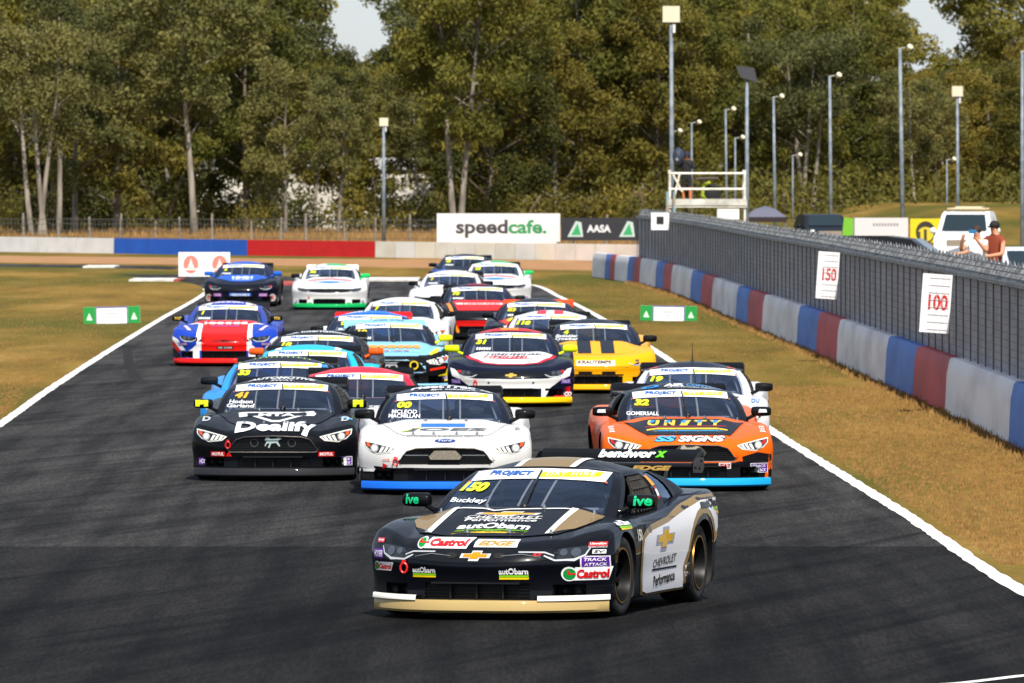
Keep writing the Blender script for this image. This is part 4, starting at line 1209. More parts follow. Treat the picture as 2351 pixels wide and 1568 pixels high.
def livery_150(c):
    G, Wt = '#94794a', '#efefec'
    for s in (-1, 1):
        P = [(.50, -1.08), (.70, -1.02), (.735, -1.25), (.72, -1.5), (.64, -1.75), (.50, -1.96)]
        P = [(s * a, b) for a, b in P]; poly(c, 'top', P if s > 0 else P[::-1], G, 4, mat=paint(G, .4, .25))
        P = [(.455, -1.09), (.505, -1.08), (.505, -1.97), (.455, -2.0)]
        P = [(s * a, b) for a, b in P]; poly(c, 'top', P if s > 0 else P[::-1], Wt, 5)
    poly(c, 'top', [(-.47, -1.13), (-.22, -1.15), (-.14, -1.22), (-.02, -1.165), (.47, -1.12), (.47, -1.145), (-.02, -1.195), (-.14, -1.255), (-.23, -1.18), (-.47, -1.155)], Wt, 5)
    poly(c, 'roof', [(-.20, -.16), (.20, -.16), (.20, .9), (-.20, .9)], G, 2, mat=paint(G, .4, .25))
    for s in (-1, 1): poly(c, 'roof', rect(s * .225, .37, .05, 1.05), Wt, 3)
    poly(c, 'hood', bowtie(0, .814, .50, .034), '#d9d9d6', 4, 'emblem'); poly(c, 'hood', bowtie(0, .814, .42, .022), '#d8a21c', 5, 'emblem')
    txt(c, 'hood', 'CHEVROLET', 0, .788, .60, .018, '#e9e9e9', .01, .1, 0, 5)
    poly(c, 'hood', rect(0, .777, .62, .004), '#d9d9d9', 5, 'sponsor_stripe')
    txt(c, 'hood', 'Performance', 0, .764, .58, .020, '#e9e9e9', .02, .0, 0, 5)
    autobarn(c, 'hood', 0, .690, .58, arc=.010, hf=.085)
    castrol(c, -.30, .592, .44, .18)
    sticker(c, 'front', .14, .592, .34, .055, '#f3f2ee', 'EDGE', '#b08a34', 2, .05, .3)
    poly(c, 'front', bowtie(0, .498, .235, .075), '#d5d5d5', 4, 'emblem'); poly(c, 'front', bowtie(0, .498, .19, .05), '#d88a18', 6, 'emblem')
    for s in (-1, 1): poly(c, 'front', oval(s * .19, .50, .09, .042, 16), '#040404', 4, 'vent', mat=flat('#050506', .8))
    for s in (-1, 1):
        P = [(.33, .532), (.52, .53), (.59, .505), (.59, .495), (.52, .52), (.33, .523)]
        P = [(s * a, b) for a, b in P]; poly(c, 'front', P if s > 0 else P[::-1], '#b5b8bd', 4, 'trim_strip')
        P = [(.20, .50), (.36, .515), (.50, .49), (.50, .486), (.36, .51), (.20, .496)]
        P = [(s * a, b) for a, b in P]; poly(c, 'front', P if s > 0 else P[::-1], '#6c6f75', 4, 'trim_strip')
    txt(c, 'front', 'SS', .47, .508, .075, .022, '#c03434', .03, .3, 0, 5)
    autobarn(c, 'front', -.42, .365, .20); autobarn(c, 'front', .30, .358, .22)
    castrol(c, .80, .362, .29); castrol(c, -.82, .405, .19)
    track_attack(c, .86, .452, .17, .075); hoosier(c, -.87, .50, .11, .075)
    sticker(c, 'front', .87, .585, .12, .032, '#d02a2a', 'Llewellyn', '#f6f6f6', 2, .01)
    txt(c, 'front', 'MOTORING CONFIDENCE', .87, .562, .12, .012, '#dddddd', .0, 0, 0, 3)
    sticker(c, 'front', .885, .528, .085, .030, '#e8e8e8', 'SV', '#101010', 2, .03, .2)
    sticker(c, 'front', -.865, .60, .07, .034, '#c8404a', 'Llewellyn', '#f0f0f0', 2)
    # front lip: white top edge
    a, e = BOW['coupe_a']
    for s in (-1, 1):
        m = MB(); V = []
        for i in range(13):
            u = s * (.51 + .49 * i / 12); x = u * .955; y = -2.452 + a * abs(u) ** e
            V += [(x, y - .003, .155), (x * .998, y + .004, .192), (x * .99, y + .03, .194)]
        m.add(V, [(3 * i + j, 3 * i + 3 + j, 3 * i + 4 + j, 3 * i + 1 + j) for i in range(12) for j in range(2)])
        m.build('lip_strip', paint('#e6e3da'), c.root, smooth=True)
    # flank
    A_ = RAX
    def arc(r, a0, a1, n=9): return [(A_ + r * math.cos(R(a0 + (a1 - a0) * i / (n - 1))), .322 + r * math.sin(R(a0 + (a1 - a0) * i / (n - 1)))) for i in range(n)]
    poly(c, 'side', [(-.84, .15), (-.90, .5), (-.84, .60), (-.66, .64), (-.45, .68), (.2, .725), (.8, .81), (1.2, .86), (2.0, .865), (2.06, .70), (1.80, .52)] + arc(.40, 22, 172) + [(.76, .30), (.78, .13), (-.6, .13)], G, 2, mat=paint(G, .4, .25))
    poly(c, 'side', [(-.76, .17), (-.82, .5), (-.74, .58), (-.45, .632), (.2, .68), (.8, .765), (1.2, .822), (1.98, .835), (2.02, .72), (1.82, .60)] + arc(.455, 30, 165) + [(.66, .30), (.70, .15), (-.55, .15)], '#dddce0', 3)
    poly(c, 'side', bowtie(.02, .555, .62, .19, .25), '#8d97ab', 4, 'emblem'); poly(c, 'side', bowtie(.03, .56, .50, .135, .25), '#c69a1e', 5, 'emblem')
    txt(c, 'side', 'CHEVROLET', .02, .385, .80, .065, '#1b1b1d', .01, .1, 2, 5)
    poly(c, 'side', rect(.02, .325, .86, .014), '#1b1b1d', 5, 'sponsor_stripe')
    txt(c, 'side', 'Performance', .03, .245, .74, .085, '#1b1b1d', .02, 0, 2, 5)
    txt(c, 'side', 'autObarn', 1.52, .795, .74, .07, '#111214', .06, 0, 0, 5)
    poly(c, 'side', [(1.62, .735), (1.95, .73), (1.97, .755), (1.56, .757)], '#8cc420', 5, 'sponsor_stripe')
    poly(c, 'side', [(1.70, .70), (1.95, .695), (1.95, .722), (1.66, .725)], '#f0c01a', 5, 'sponsor_stripe')
    txt(c, 'side', '150', -.97, .62, .20, .09, '#f1ead2', .03, .1, 0, 5)
    autobarn(c, 'side', -1.38, .705, .34, hf=.12)
    txt(c, 'side', 'CREATIVE', .74, .26, .12, .016, '#e4e4e4', .0, 0, 0, 5); txt(c, 'side', 'ONES', .74, .238, .07, .016, '#e4e4e4', .0, 0, 0, 5)
    poly(c, 'side', [(.71, .32), (.77, .32), (.74, .285)], '#e4e4e4', 5, 'emblem')
    for s0, s1, t0, t1, col in ((4.82, 5.12, .56, .86, '#f09a1e'), (4.88, 5.06, .28, .46, '#e8e6e6'), (4.88, 5.06, .46, .52, '#c02a2a'), (4.88, 5.06, .22, .28, '#c02a2a')):
        link('window_sticker', gh_patch(s0, s1, t0, t1, 2, 2, .014).mesh('window_sticker', [paint(col)]), c.root)
    # mirrors
    txt(c, 'mirror_r', 'ive', .935, .88, .15, .072, '#18c57e', .03, .1, 0, 3)
    txt(c, 'mirror_l', 'ive', -.94, .88, .11, .07, '#18b878', .03, .1, 0, 3)
    # wing lettering
    V, Fc, asp = text_geo('bendwor', .05, .2)
    ca, sa = math.cos(R(36)), math.sin(R(36))
    def wingpt(x, t): return Vector((x, 2.40 + t * ca, 1.095 + t * sa)) + Vector((0, -sa, ca)) * .020
    m = MB(); m.add([wingpt(.06 + x * .48, .085 + y * .11) for x, y in V], Fc); m.build('lettering', paint('#f2f2f2'), c.root, fix=False)
    V, Fc, asp = text_geo('x', .05, .2)
    m = MB(); m.add([wingpt(.345 + x * .09, .078 + y * .085) for x, y in V], Fc); m.build('lettering', paint('#5fd52a'), c.root, fix=False)
    V, Fc, asp = text_geo('EDGE', .06, .3)
    m = MB(); m.add([(.33 + x * .34, 2.166, 1.052 + y * .04) for x, y in V], Fc); m.build('lettering', paint('#b5904a'), c.root, fix=False)
def pony(c, x, z, s, col='#cfe0dc', y=-2.345):
    P = [(-.5, .1), (-.42, .3), (-.28, .34), (-.15, .2), (.15, .22), (.35, .3), (.52, .22), (.35, .16), (.28, .05), (.42, -.2), (.36, -.24), (.18, -.02), (-.1, -.05), (-.22, -.32), (-.3, -.3), (-.2, -.05), (-.35, -.05), (-.45, -.22), (-.5, -.2), (-.4, .02), (-.36, .12)]
    m = MB(); m.prism([(x + a * s, z + b * s) for a, b in P], y, y + .01, 'Y')
    m.build('emblem', flat(col, .3, .5), c.root)
def livery_00(c):
    for s in (-1, 1): poly(c, 'front', [(s * .80, .265), (s * .96, .265), (s * .96, .298), (s * .78, .298)] if s > 0 else [(-.96, .265), (-.80, .265), (-.78, .298), (-.96, .298)], '#ecebe8', 2)
    txt(c, 'roof', 'FleetTrac', -.02, .10, .74, .20, '#eef0f4', .04, .1, 0, 3)
    poly(c, 'roof', [(.40, .02), (.50, .10), (.40, .18), (.44, .10)], '#eef0f4', 3); poly(c, 'roof', [(.46, .02), (.56, .10), (.46, .18), (.50, .10)], '#eef0f4', 3)
    txt(c, 'roof', 'gps solutions', .10, -.08, .52, .09, '#e6e8ee', .03, 0, 0, 3)
    poly(c, 'hood', rect(-.02, .785, .50, .04), '#2b6fc8', 4, 'badge')
    txt(c, 'hood', 'JOES', 0, .731, .95, .040, '#4a4a4c', .03, .15, 0, 5)
    poly(c, 'hood', [(-.52, .715), (-.44, .712), (-.30, .755), (-.24, .758), (-.36, .735)], '#b7d32a', 6)
    txt(c, 'hood', 'CENTRAL QUEENSLAND', 0, .690, 1.06, .030, '#2b4d9c', .01, .1, 0, 5)
    txt(c, 'hood', 'ENGINEERING SURVEYING SERVICES', 0, .662, .86, .016, '#5a5a60', .0, 0, 0, 5)
    poly(c, 'front', oval(0, .605, .235, .036, 24), '#1d3f8f', 4, 'emblem'); txt(c, 'front', 'Ford', 0, .605, .15, .020, '#eef2f8', .01, .15, 0, 6)
    txt(c, 'front', 'everest ford', 0, .565, .22, .014, '#5c6fb0', 0, 0, 0, 3)
    m = MB(); m.prism([(-.165, .405), (.165, .405), (.185, .44), (.12, .505), (-.12, .505), (-.185, .44)], -2.42, -2.36, 'Y'); m.build('grille_screen', weathered('#6f675b', '#8d8578', 60, .5), c.root)
    m = MB()
    for s in (-1, 1): m.box((s * .32, -2.34, .452), (.26, .02, .012))
    m.build('grille_bar', CHROME, c.root)
    sticker(c, 'front', -.66, .40, .10, .035, '#e8e4dd', 'OZ', '#d05a2c', 2); poly(c, 'front', [(-.70, .30), (-.64, .335), (-.70, .365)], '#d0202a', 2)
    txt(c, 'top', 'FleetTrac', .82, -1.55, .05, .22, '#33343a', .01, 0, 0, 3)
def livery_41(c):
    txt(c, 'roof', 'AUTOMOTIVE', -.01, .08, .80, .16, '#e6e8ec', .04, .25, 0, 3); txt(c, 'roof', 'SWAT', .0, -.08, .28, .08, '#d8dade', .03, .1, 0, 3)
    Wt = '#e4e6e8'
    sh = [(-.46, .812), (-.30, .815), (.30, .815), (.42, .826), (.46, .80), (.44, .770), (.30, .768), (.15, .725), (.05, .695), (-.05, .695), (-.15, .725), (-.30, .768), (-.44, .755)]
    poly(c, 'hood', sh, Wt, 4, 'emblem')
    poly(c, 'hood', [(.78 * x, .77 + (y - .77) * .72) for x, y in sh], '#0b0d14', 5, 'emblem')
    txt(c, 'hood', 'MTA', 0, .778, .44, .036, Wt, .05, 0, 0, 6)
    txt(c, 'hood', 'Dealify', .02, .632, .94, .135, '#f4f5f7', .04, 0, 0, 5)
    pony(c, .0, .46, .20)
    for s in (-1, 1):
        m = MB(); m.lathe([(-2.335, .045), (-2.345, .05), (-2.345, .040), (-2.335, .035)], 'Y', 20, (s * .22, 0, .455)); m.build('vent', flat('#4b4c4e', .4, .5), c.root)
    sticker(c, 'front', -.65, .325, .17, .055, '#d4201f', 'MOTUL', '#f8f2f2', 2, .04, .15)
    poly(c, 'front', [(-.555, .298), (-.48, .298), (-.52, .355)], '#d4201f', 2, 'sponsor_sticker')
    sticker(c, 'front', .62, .325, .18, .055, '#d4201f', 'MOTUL', '#f8f2f2', 2, .04, .15)
    hoosier(c, -.80, .235, .17, .08); track_attack(c, .82, .24, .17, .09)
    txt(c, 'mirror_l', 'PI', -.93, .88, .15, .07, '#d3ea1e', .08, 0, 0, 3); txt(c, 'mirror_r', 'PI', .93, .88, .12, .075, '#d3ea1e', .08, 0, 0, 3)
    for s in (-1, 1): txt(c, 'top', 'D', s * .82, -1.62, .09, .3, '#cfd3da', .03, 0, 0, 3)
    poly(c, 'top', [(.76, -1.5), (.90, -1.6), (.90, -1.68), (.76, -1.58)], '#4aa3d8', 3)
def livery_32(c):
    K_ = '#12141c'
    poly(c, 'hood', [(-.70, .812), (-.46, .646), (.48, .646), (.68, .812), (.38, .826), (0, .832), (-.38, .826)], K_, 4, 'hood_panel')
    for i in range(5):
        txt(c, 'hood', 'UNITY'[i], -.36 + i * .18, .778, .15, .062, '#f0c81e', .06, .2, 0, 6)
        poly(c, 'hood', [(-.42 + i * .18, .782), (-.37 + i * .18, .776), (-.33 + i * .18, .803), (-.38 + i * .18, .806)], '#2a8fd0', 7)
    poly(c, 'hood', [(-.47, .742), (.46, .750), (.46, .738), (-.47, .730)], '#8a1f34', 5)
    poly(c, 'hood', [(-.46, .706), (-.33, .722), (.34, .722), (.46, .706), (.46, .692), (.33, .704), (-.33, .704), (-.46, .692)], '#e8c21a', 5)
    poly(c, 'hood', [(-.42, .684), (-.30, .694), (.32, .694), (.44, .684), (.30, .684), (-.30, .684)], '#2aa0d8', 5)
    txt(c, 'front', 'SS', -.27, .592, .27, .066, '#15171c', .12, .3, 0, 4); txt(c, 'front', 'SIGNS', .14, .592, .56, .066, '#15171c', .12, .3, 0, 4)
    txt(c, 'front', 'SS', -.27, .592, .25, .058, '#4db3ee', .05, .3, 0, 6); txt(c, 'front', 'SIGNS', .14, .592, .54, .058, '#f6f6f6', .05, .3, 0, 6)
    poly(c, 'front', rect(0, .325, 1.24, .046), K_, 1, 'lower_bumper')
    poly(c, 'front', [(-.62, .30), (-.60, .40), (-.78, .45), (-.95, .42), (-.95, .30)], K_, 1, 'lower_bumper'); poly(c, 'front', [(.62, .30), (.95, .30), (.95, .42), (.78, .45), (.60, .40)], K_, 1, 'lower_bumper')
    for s in (-1, 1): poly(c, 'front', [(s * .86, .13), (s * .96, .13), (s * .96, .36), (s * .90, .33)] if s > 0 else [(-.96, .13), (-.86, .13), (-.90, .33), (-.96, .36)], '#e8620e', 2)
    txt(c, 'roof', 'AIR', -.06, .06, .24, .18, '#f0f2f5', .06, .2, 0, 3); txt(c, 'roof', 'CONTROL', .30, .06, .42, .16, '#2f8fd6', .03, .1, 0, 3)
    txt(c, 'roof', 'AIR CONDITIONING HIMHIHMHI', .16, -.07, .60, .06, '#e4e6e8', .01, 0, 0, 3)
    poly(c, 'roof', oval(-.33, .04, .22, .20, 8), '#1f8be0', 3, 'emblem'); poly(c, 'roof', oval(-.33, .04, .10, .09, 8), '#0c0f18', 4, 'emblem')
    sticker(c, 'front', .40, .30, .14, .07, '#d9d9d9', 'TA2', '#b81f24', 2, .05, .2)
    track_attack(c, .80, .27, .19, .095); sticker(c, 'front', -.72, .27, .16, .06, '#20222a', 'HOOSIER', '#d5d0de', 2)
    m = MB(); m.prism([(-.17, .41), (.17, .41), (.19, .45), (.12, .525), (-.12, .525), (-.19, .45)], -2.39, -2.36, 'Y'); m.build('grille_screen', flat('#3d3a36', .5), c.root)
    pony(c, 0, .46, .22, '#cfc7b4', -2.405)
    for s, mo in ((-1, 'mirror_l'), (1, 'mirror_r')): poly(c, mo, [(s * .93 - .05, .865), (s * .93 + .05, .865), (s * .93 + .04, .90), (s * .93 - .04, .90)], '#d8e4ea', 2, 'sponsor_sticker')
    for s in (-1, 1): txt(c, 'top', 'SEE', s * .86, -1.75, .06, .35, '#f4e6dc', .02, 0, 0, 3)
def livery_19(c):
    for s in (-1, 1): poly(c, 'roof', rect(s * .50, .02, .11, .22), '#d8342c', 3)
    txt(c, 'top', 'DU', .80, -1.6, .10, .3, '#3f7cc8', .02, 0, 0, 3)
    poly(c, 'top', [(-.6, -1.2), (.6, -1.2), (.4, -1.9), (-.4, -1.9)], '#16203c', 3)
def livery_red(c):
    poly(c, 'top', [(-.68, -1.06), (.68, -1.06), (.52, -1.75), (-.52, -1.75), ], '#141a2e', 3, 'hood_panel')
    txt(c, 'top', 'IELES', 0, -1.62, .6, .16, '#e6e6ea', .03, .1, 0, 5)
def livery_33(c):
    for s in (-1, 1): poly(c, 'roof', [(s * .50, -.12), (s * .57, -.04), (s * .57, .2), (s * .54, .2)] if s > 0 else [(-.57, -.04), (-.50, -.12), (-.54, .2), (-.57, .2)], '#a9d61f', 3)
    txt(c, 'roof', 'IHIIHIHI', .02, .12, .74, .16, '#8fb324', .01, .0, 0, 3, sp=1.3)
def livery_90(c):
    for s in (-1, 1): poly(c, 'roof', rect(s * .42, .3, .09, 1.1), '#e9eef0', 2)
    poly(c, 'top', rect(0, -1.5, 1.0, .6), '#0f1320', 3, 'hood_panel')
def livery_18(c):
    txt(c, 'roof', 'CR International', 0, .10, .98, .17, '#e4e6ea', .03, 0, 0, 3)
def livery_10(c):
    poly(c, 'front', [(-.95, .12), (.95, .12), (.95, .47), (.60, .585), (.45, .605), (-.45, .605), (-.60, .585), (-.95, .47)], '#101114', 1, 'nose_panel')
    for s in (-1, 1):
        P = [(.50, .60), (.58, .52), (.80, .58), (.92, .66), (.92, .74), (.86, .74)]
        P = [(.42, -2.2), (.80, -1.9), (.88, -1.5), (.60, -1.1), (.72, -1.1), (.97, -1.2), (.97, -2.1), (.42, -2.3)]
        P = [(s * a, b) for a, b in P]; poly(c, 'top', P if s > 0 else P[::-1], '#101114', 4)
        P = [(.62, -2.12), (.74, -1.98), (.80, -1.60), (.70, -1.72), (.60, -2.02)]
        P = [(s * a, b) for a, b in P]; poly(c, 'top', P if s > 0 else P[::-1], '#f0dc18', 5)
        P = [(.60, .40), (.86, .44), (.86, .405), (.60, .365)]
        P = [(s * a, b) for a, b in P]; poly(c, 'front', P if s > 0 else P[::-1], '#e8301c', 3)
        P = [(.74, .20), (.90, .20), (.95, .25), (.95, .42), (.89, .40), (.86, .32), (.74, .29)]
        P = [(s * a, b) for a, b in P]; poly(c, 'front', P if s > 0 else P[::-1], '#e8d41a', 2)
        sticker(c, 'front', s * .82, .25, .13, .06, '#b9a8c8', 'TRACK', '#6a4a9a', 3)
        poly(c, 'roof', oval(s * .50, .0, .13, .14, 14), '#f2c81a', 3)
    txt(c, 'top', 'HIMHIHMHI', 0, -1.48, .92, .26, '#f0a818', .07, 0, 0, 6)
    poly(c, 'top', rect(0, -1.5, .95, .1), '#e2452a', 5)
    txt(c, 'top', 'MHIM HIMHM', 0, -1.84, .55, .11, '#c05a5a', .03, .1, 0, 6)
    txt(c, 'roof', 'IHM IHM', 0, .05, .5, .12, '#6a7fa0', .03, 0, 0, 3)
    m = MB(); m.lathe([(-2.39, .075), (-2.40, .075), (-2.40, .05), (-2.39, .05)], 'Y', 20, (.34, 0, .46)); m.build('vent', flat('#d8b81c', .4), c.root)
    pony(c, -.02, .46, .26, '#d5d5d8')
def livery_31(c):
    # white bonnet with red edge, white lower face, red corners
    P = [(-.72, -1.04), (-.66, -1.5), (-.46, -1.95), (-.2, -2.06), (.2, -2.06), (.46, -1.95), (.66, -1.5), (.72, -1.04), (.36, -1.13), (0, -1.16), (-.36, -1.13)]
    poly(c, 'top', P, '#c3182c', 3, 'hood_panel')
    poly(c, 'top', [(x * .90, -1.15 + (y + 1.15) * .93) for x, y in P], '#ecebe9', 4, 'hood_panel')
    txt(c, 'top', 'HIMHMIHMI', .05, -1.32, .86, .16, '#3b4660', .03, .2, 0, 6); txt(c, 'top', 'HMIHMI', -.08, -1.5, .7, .16, '#b8303c', .03, .25, 0, 6); poly(c, 'top', [(-.45, -1.62), (0, -1.56), (.5, -1.62), (0, -1.68)], '#c04450', 5)
    poly(c, 'front', [(-.50, .12), (.50, .12), (.60, .30), (.76, .42), (.90, .48), (.93, .60), (.86, .58), (.76, .47), (.56, .445), (0, .43), (-.56, .445), (-.76, .47), (-.86, .58), (-.93, .60), (-.90, .48), (-.76, .42), (-.60, .30)], '#e9e9e7', 3, 'nose_panel')
    for s in (-1, 1):
        P = [(.62, .13), (.97, .13), (.97, .34), (.84, .30), (.72, .22), (.64, .16)]
        P = [(s * a, b) for a, b in P]; poly(c, 'front', P if s > 0 else P[::-1], '#cf1522', 2)
        txt(c, 'front', 'RYCO', s * .83, .20, .20, .07, '#f4f2f2', .06, .1, 0, 4)
        sticker(c, 'front', s * .84, .40, .15, .075, '#6a3da8', 'TRACK', '#dcd4ea', 3)
        poly(c, 'front', oval(s * .34, .385, .035, .035, 10), '#2a2a2a', 5, 'vent')
    poly(c, 'roof', rect(0, .06, .96, .30), '#c9202c', 2); poly(c, 'roof', rect(-.02, .08, .28, .2), '#e8842a', 3)
    poly(c, 'front', bowtie(0, .49, .17, .06), '#c9a44a', 5, 'emblem')
def livery_4(c):
    for s in (-1, 1):
        poly(c, 'top', rect(s * .19, -1.5, .22, 1.05), '#171a26', 4, 'stripe')
        poly(c, 'front', [(s * .19 - .11, .33), (s * .19 + .11, .33), (s * .19 + .11, .37), (s * .19 - .11, .37)], '#16151a', 3, 'stripe')
    poly(c, 'front', [(-.55, .46), (-.50, .445), (0, .44), (.50, .445), (.55, .46), (.68, .52), (.60, .55), (0, .555), (-.60, .55), (-.68, .52)], '#f0a90a', 4, 'nose_panel')
    poly(c, 'front', rect(-.02, .50, .62, .085), '#ece4d6', 5, 'sponsor_panel')
    txt(c, 'front', 'KRAUTEMPS', -.04, .512, .54, .05, '#4a3a2c', .04, .1, 0, 7)
    poly(c, 'front', rect(0, .275, .86, .10), '#19181a', 3, 'grille')
    poly(c, 'front', rect(0, .222, .86, .016), '#d2d0c8', 5, 'trim_strip')
    poly(c, 'front', [(-.16, .12), (.16, .12), (.10, .15), (-.10, .15)], '#f0b010', 3)
    for s in (-1, 1): poly(c, 'front', rect(s * .79, .53, .22, .10), '#f0a90a', 7, 'headlight_cover')
    for s in (-1, 1): poly(c, 'front', rect(s * .80, .27, .17, .05), '#3a2410', 7, 'vent')
def livery_118(c):
    for s in (-1, 1): poly(c, 'roof', rect(s * .15 + .0, .2, .16, 1.0), '#c8323c', 2)
def livery_83(c):
    poly(c, 'top', [(-.7, -1.1), (-.2, -1.1), (-.1, -1.95), (-.5, -1.95)], '#e03018', 4); poly(c, 'top', oval(-.42, -1.3, .25, .4, 14), '#f0d018', 5)
    poly(c, 'front', [(.2, .15), (.55, .15), (.9, .58), (.6, .58)], '#e03018', 2); poly(c, 'front', [(-.7, .15), (-.5, .15), (-.8, .55), (-.95, .55)], '#f0d018', 2)
    for s in (-1, 1): poly(c, 'roof', oval(s * .46, -.02, .14, .12, 12), '#f0dc20', 3)
def livery_15(c):
    poly(c, 'top', [(-.55, -1.08), (.62, -1.08), (.52, -2.15), (-.46, -2.15)], '#d81e1c', 4, 'hood_panel')
    poly(c, 'top', [(-.5, -1.38), (.6, -1.38), (.56, -1.56), (-.46, -1.56)], '#e9d4cf', 5); txt(c, 'top', 'HMIHMI', .05, -1.47, .8, .12, '#c0403c', .03, .1, 0, 6)
    poly(c, 'front', [(-.44, .15), (.5, .15), (.5, .42), (-.50, .42)], '#e2201c', 3, 'nose_panel')
    poly(c, 'top', [(-.70, -1.1), (-.62, -1.1), (-.55, -2.2), (-.62, -2.2)], '#f08a1c', 4); poly(c, 'front', [(-.46, .13), (-.38, .13), (-.56, .45), (-.62, .45)], '#f08a1c', 4)
    poly(c, 'front', oval(.22, .27, .20, .14), '#b9b4b2', 5, 'emblem'); poly(c, 'front', oval(.62, .30, .24, .20), '#cfc060', 4, 'emblem')
    poly(c, 'roof', rect(0, .05, .4, .2), '#8a2030', 3)
def livery_9(c):
    poly(c, 'roof', rect(0, .0, 1.1, .2), '#1d6fd8', 3)
    txt(c, 'roof', 'HIMH', -.25, .1, .35, .12, '#f0f4f8', .04, 0, 0, 4)
def livery_1(c):
    Wt, Rd, Bl = '#efeef0', '#df1713', '#1a3fae'
    poly(c, 'top', [(-.72, -1.08), (.72, -1.08), (.50, -1.4), (.52, -2.45), (-.52, -2.45), (-.50, -1.4)], Wt, 4, 'hood_panel')
    poly(c, 'top', [(-.62, -1.10), (.62, -1.10), (.42, -1.42), (.43, -2.45), (-.43, -2.45), (-.42, -1.42)], Rd, 5, 'hood_panel')
    poly(c, 'front', rect(0, .40, 1.02, .60), Wt, 1); poly(c, 'front', rect(0, .42, .84, .36), Rd, 2)
    txt(c, 'top', 'HMHHMI', 0, -1.36, .80, .22, '#f2e4e4', .06, 0, 0, 7); txt(c, 'top', 'HMIHMI', 0, -1.6, .5, .1, '#7a3fa8', .04, 0, 0, 7)
    sticker(c, 'front', .02, .36, .30, .06, '#2a1414', 'MI IHM', '#c9c6c4', 4)
    for s in (-1, 1):
        P = [(.50, .12), (.97, .12), (.97, .50), (.70, .20), (.60, .16)]
        P = [(s * a, b) for a, b in P]; poly(c, 'front', P if s > 0 else P[::-1], Rd, 2)
        P = [(.46, .12), (.66, .12), (.97, .50), (.97, .56), (.86, .50), (.70, .28), (.60, .33), (.50, .42)]
        P = [(s * a, b) for a, b in P]; poly(c, 'front', P if s > 0 else P[::-1], Wt, 3)
        poly(c, 'front', [(s * .72, .14), (s * .96, .14), (s * .96, .36)] if s > 0 else [(-.96, .14), (-.72, .14), (-.96, .36)], '#141418', 4)
        sticker(c, 'front', s * .76, .42, .18, .055, '#6a2a9c', 'HOOSIER', '#e4d8ee', 5)
        P = [(.74, -1.4), (.80, -1.4), (.70, -1.9), (.62, -1.9)]
        P = [(s * a, b) for a, b in P]; poly(c, 'top', P if s > 0 else P[::-1], '#efd9e6', 4)
        poly(c, 'roof', rect(s * .42, .05, .2, .36), Wt, 2); poly(c, 'roof', oval(s * .46, .0, .06, .14), Rd, 3)
    txt(c, 'roof', 'HIMHIHMH', -.02, .06, .58, .16, '#e6d8ec', .05, 0, 0, 4)
    txt(c, 'mirror_l', 'TGR', -.93, .875, .12, .05, '#c9a83c', .04, 0, 0, 3); txt(c, 'mirror_r', 'TGR', .93, .875, .12, .05, '#c9a83c', .04, 0, 0, 3)
def livery_wg(c):
    poly(c, 'top', [(-.56, -1.45), (0, -1.22), (.56, -1.45), (.56, -1.58), (.3, -1.48), (0, -1.36), (-.3, -1.48), (-.56, -1.58)], '#dc4a5c', 4)
    poly(c, 'top', oval(0, -1.72, .55, .26), '#2a84dc', 4); poly(c, 'top', rect(-.30, -1.70, .3, .1), '#6f9ae0', 3); poly(c, 'top', rect(.32, -1.70, .3, .1), '#6f9ae0', 3)
    poly(c, 'roof', rect(.22, .06, .66, .3), '#2fb872', 3); poly(c, 'roof', rect(-.42, .02, .16, .2), '#2fb872', 3)
    poly(c, 'front', [(-.97, .12), (.97, .12), (.97, .20), (-.97, .20)], '#0aa85a', 1)
    for s in (-1, 1): sticker(c, 'front', s * .80, .225, .16, .05, '#8a5aa8', 'TRACK', '#d8cae6', 3)
    poly(c, 'front', rect(-.53, .32, .05, .08), '#d87a7a', 3)
def livery_blue(c):
    poly(c, 'top', [(-.70, -1.06), (.70, -1.06), (.62, -1.5), (.3, -1.9), (0, -1.98), (-.3, -1.9), (-.62, -1.5)], '#1f57c4', 4, 'hood_panel')
    txt(c, 'top', 'HMIH', .02, -1.45, .55, .35, '#d9e2f4', .06, 0, 0, 6); txt(c, 'top', 'IHMHIHMIH', .02, -1.72, .5, .12, '#c9d6f0', .04, 0, 0, 6)
    sticker(c, 'front', 0, .33, .58, .10, '#2a5fc0', 'HIMHIHMHI', '#e2eaf6', 3)
    for s in (-1, 1):
        sticker(c, 'front', s * .60, .325, .22, .085, '#8a3a9c', 'HOOSIER', '#e6d0ea', 3)
        poly(c, 'front', oval(s * .84, .25, .17, .20), '#c9b8b8', 3, 'sponsor_sticker'); txt(c, 'front', 'R', s * .84, .25, .07, .1, '#b83c3c', .05, 0, 0, 5)
    poly(c, 'roof', rect(0, .3, .96, .9), '#1f57c4', 2)
def livery_white(c):
    txt(c, 'top', 'HI MIHMI', .1, -1.5, .6, .25, '#c9b0b4', .02, .2, 0, 4)
    poly(c, 'front', rect(0, .15, 1.9, .06), '#6a9fd0', 1)
def livery_dark(c):
    poly(c, 'top', [(-.9, -1.6), (-.5, -1.3), (-.5, -1.9), (-.9, -2.0)], '#2a4fa8', 3)
GOLDRIM = flat('#a8823c', .3, .9)
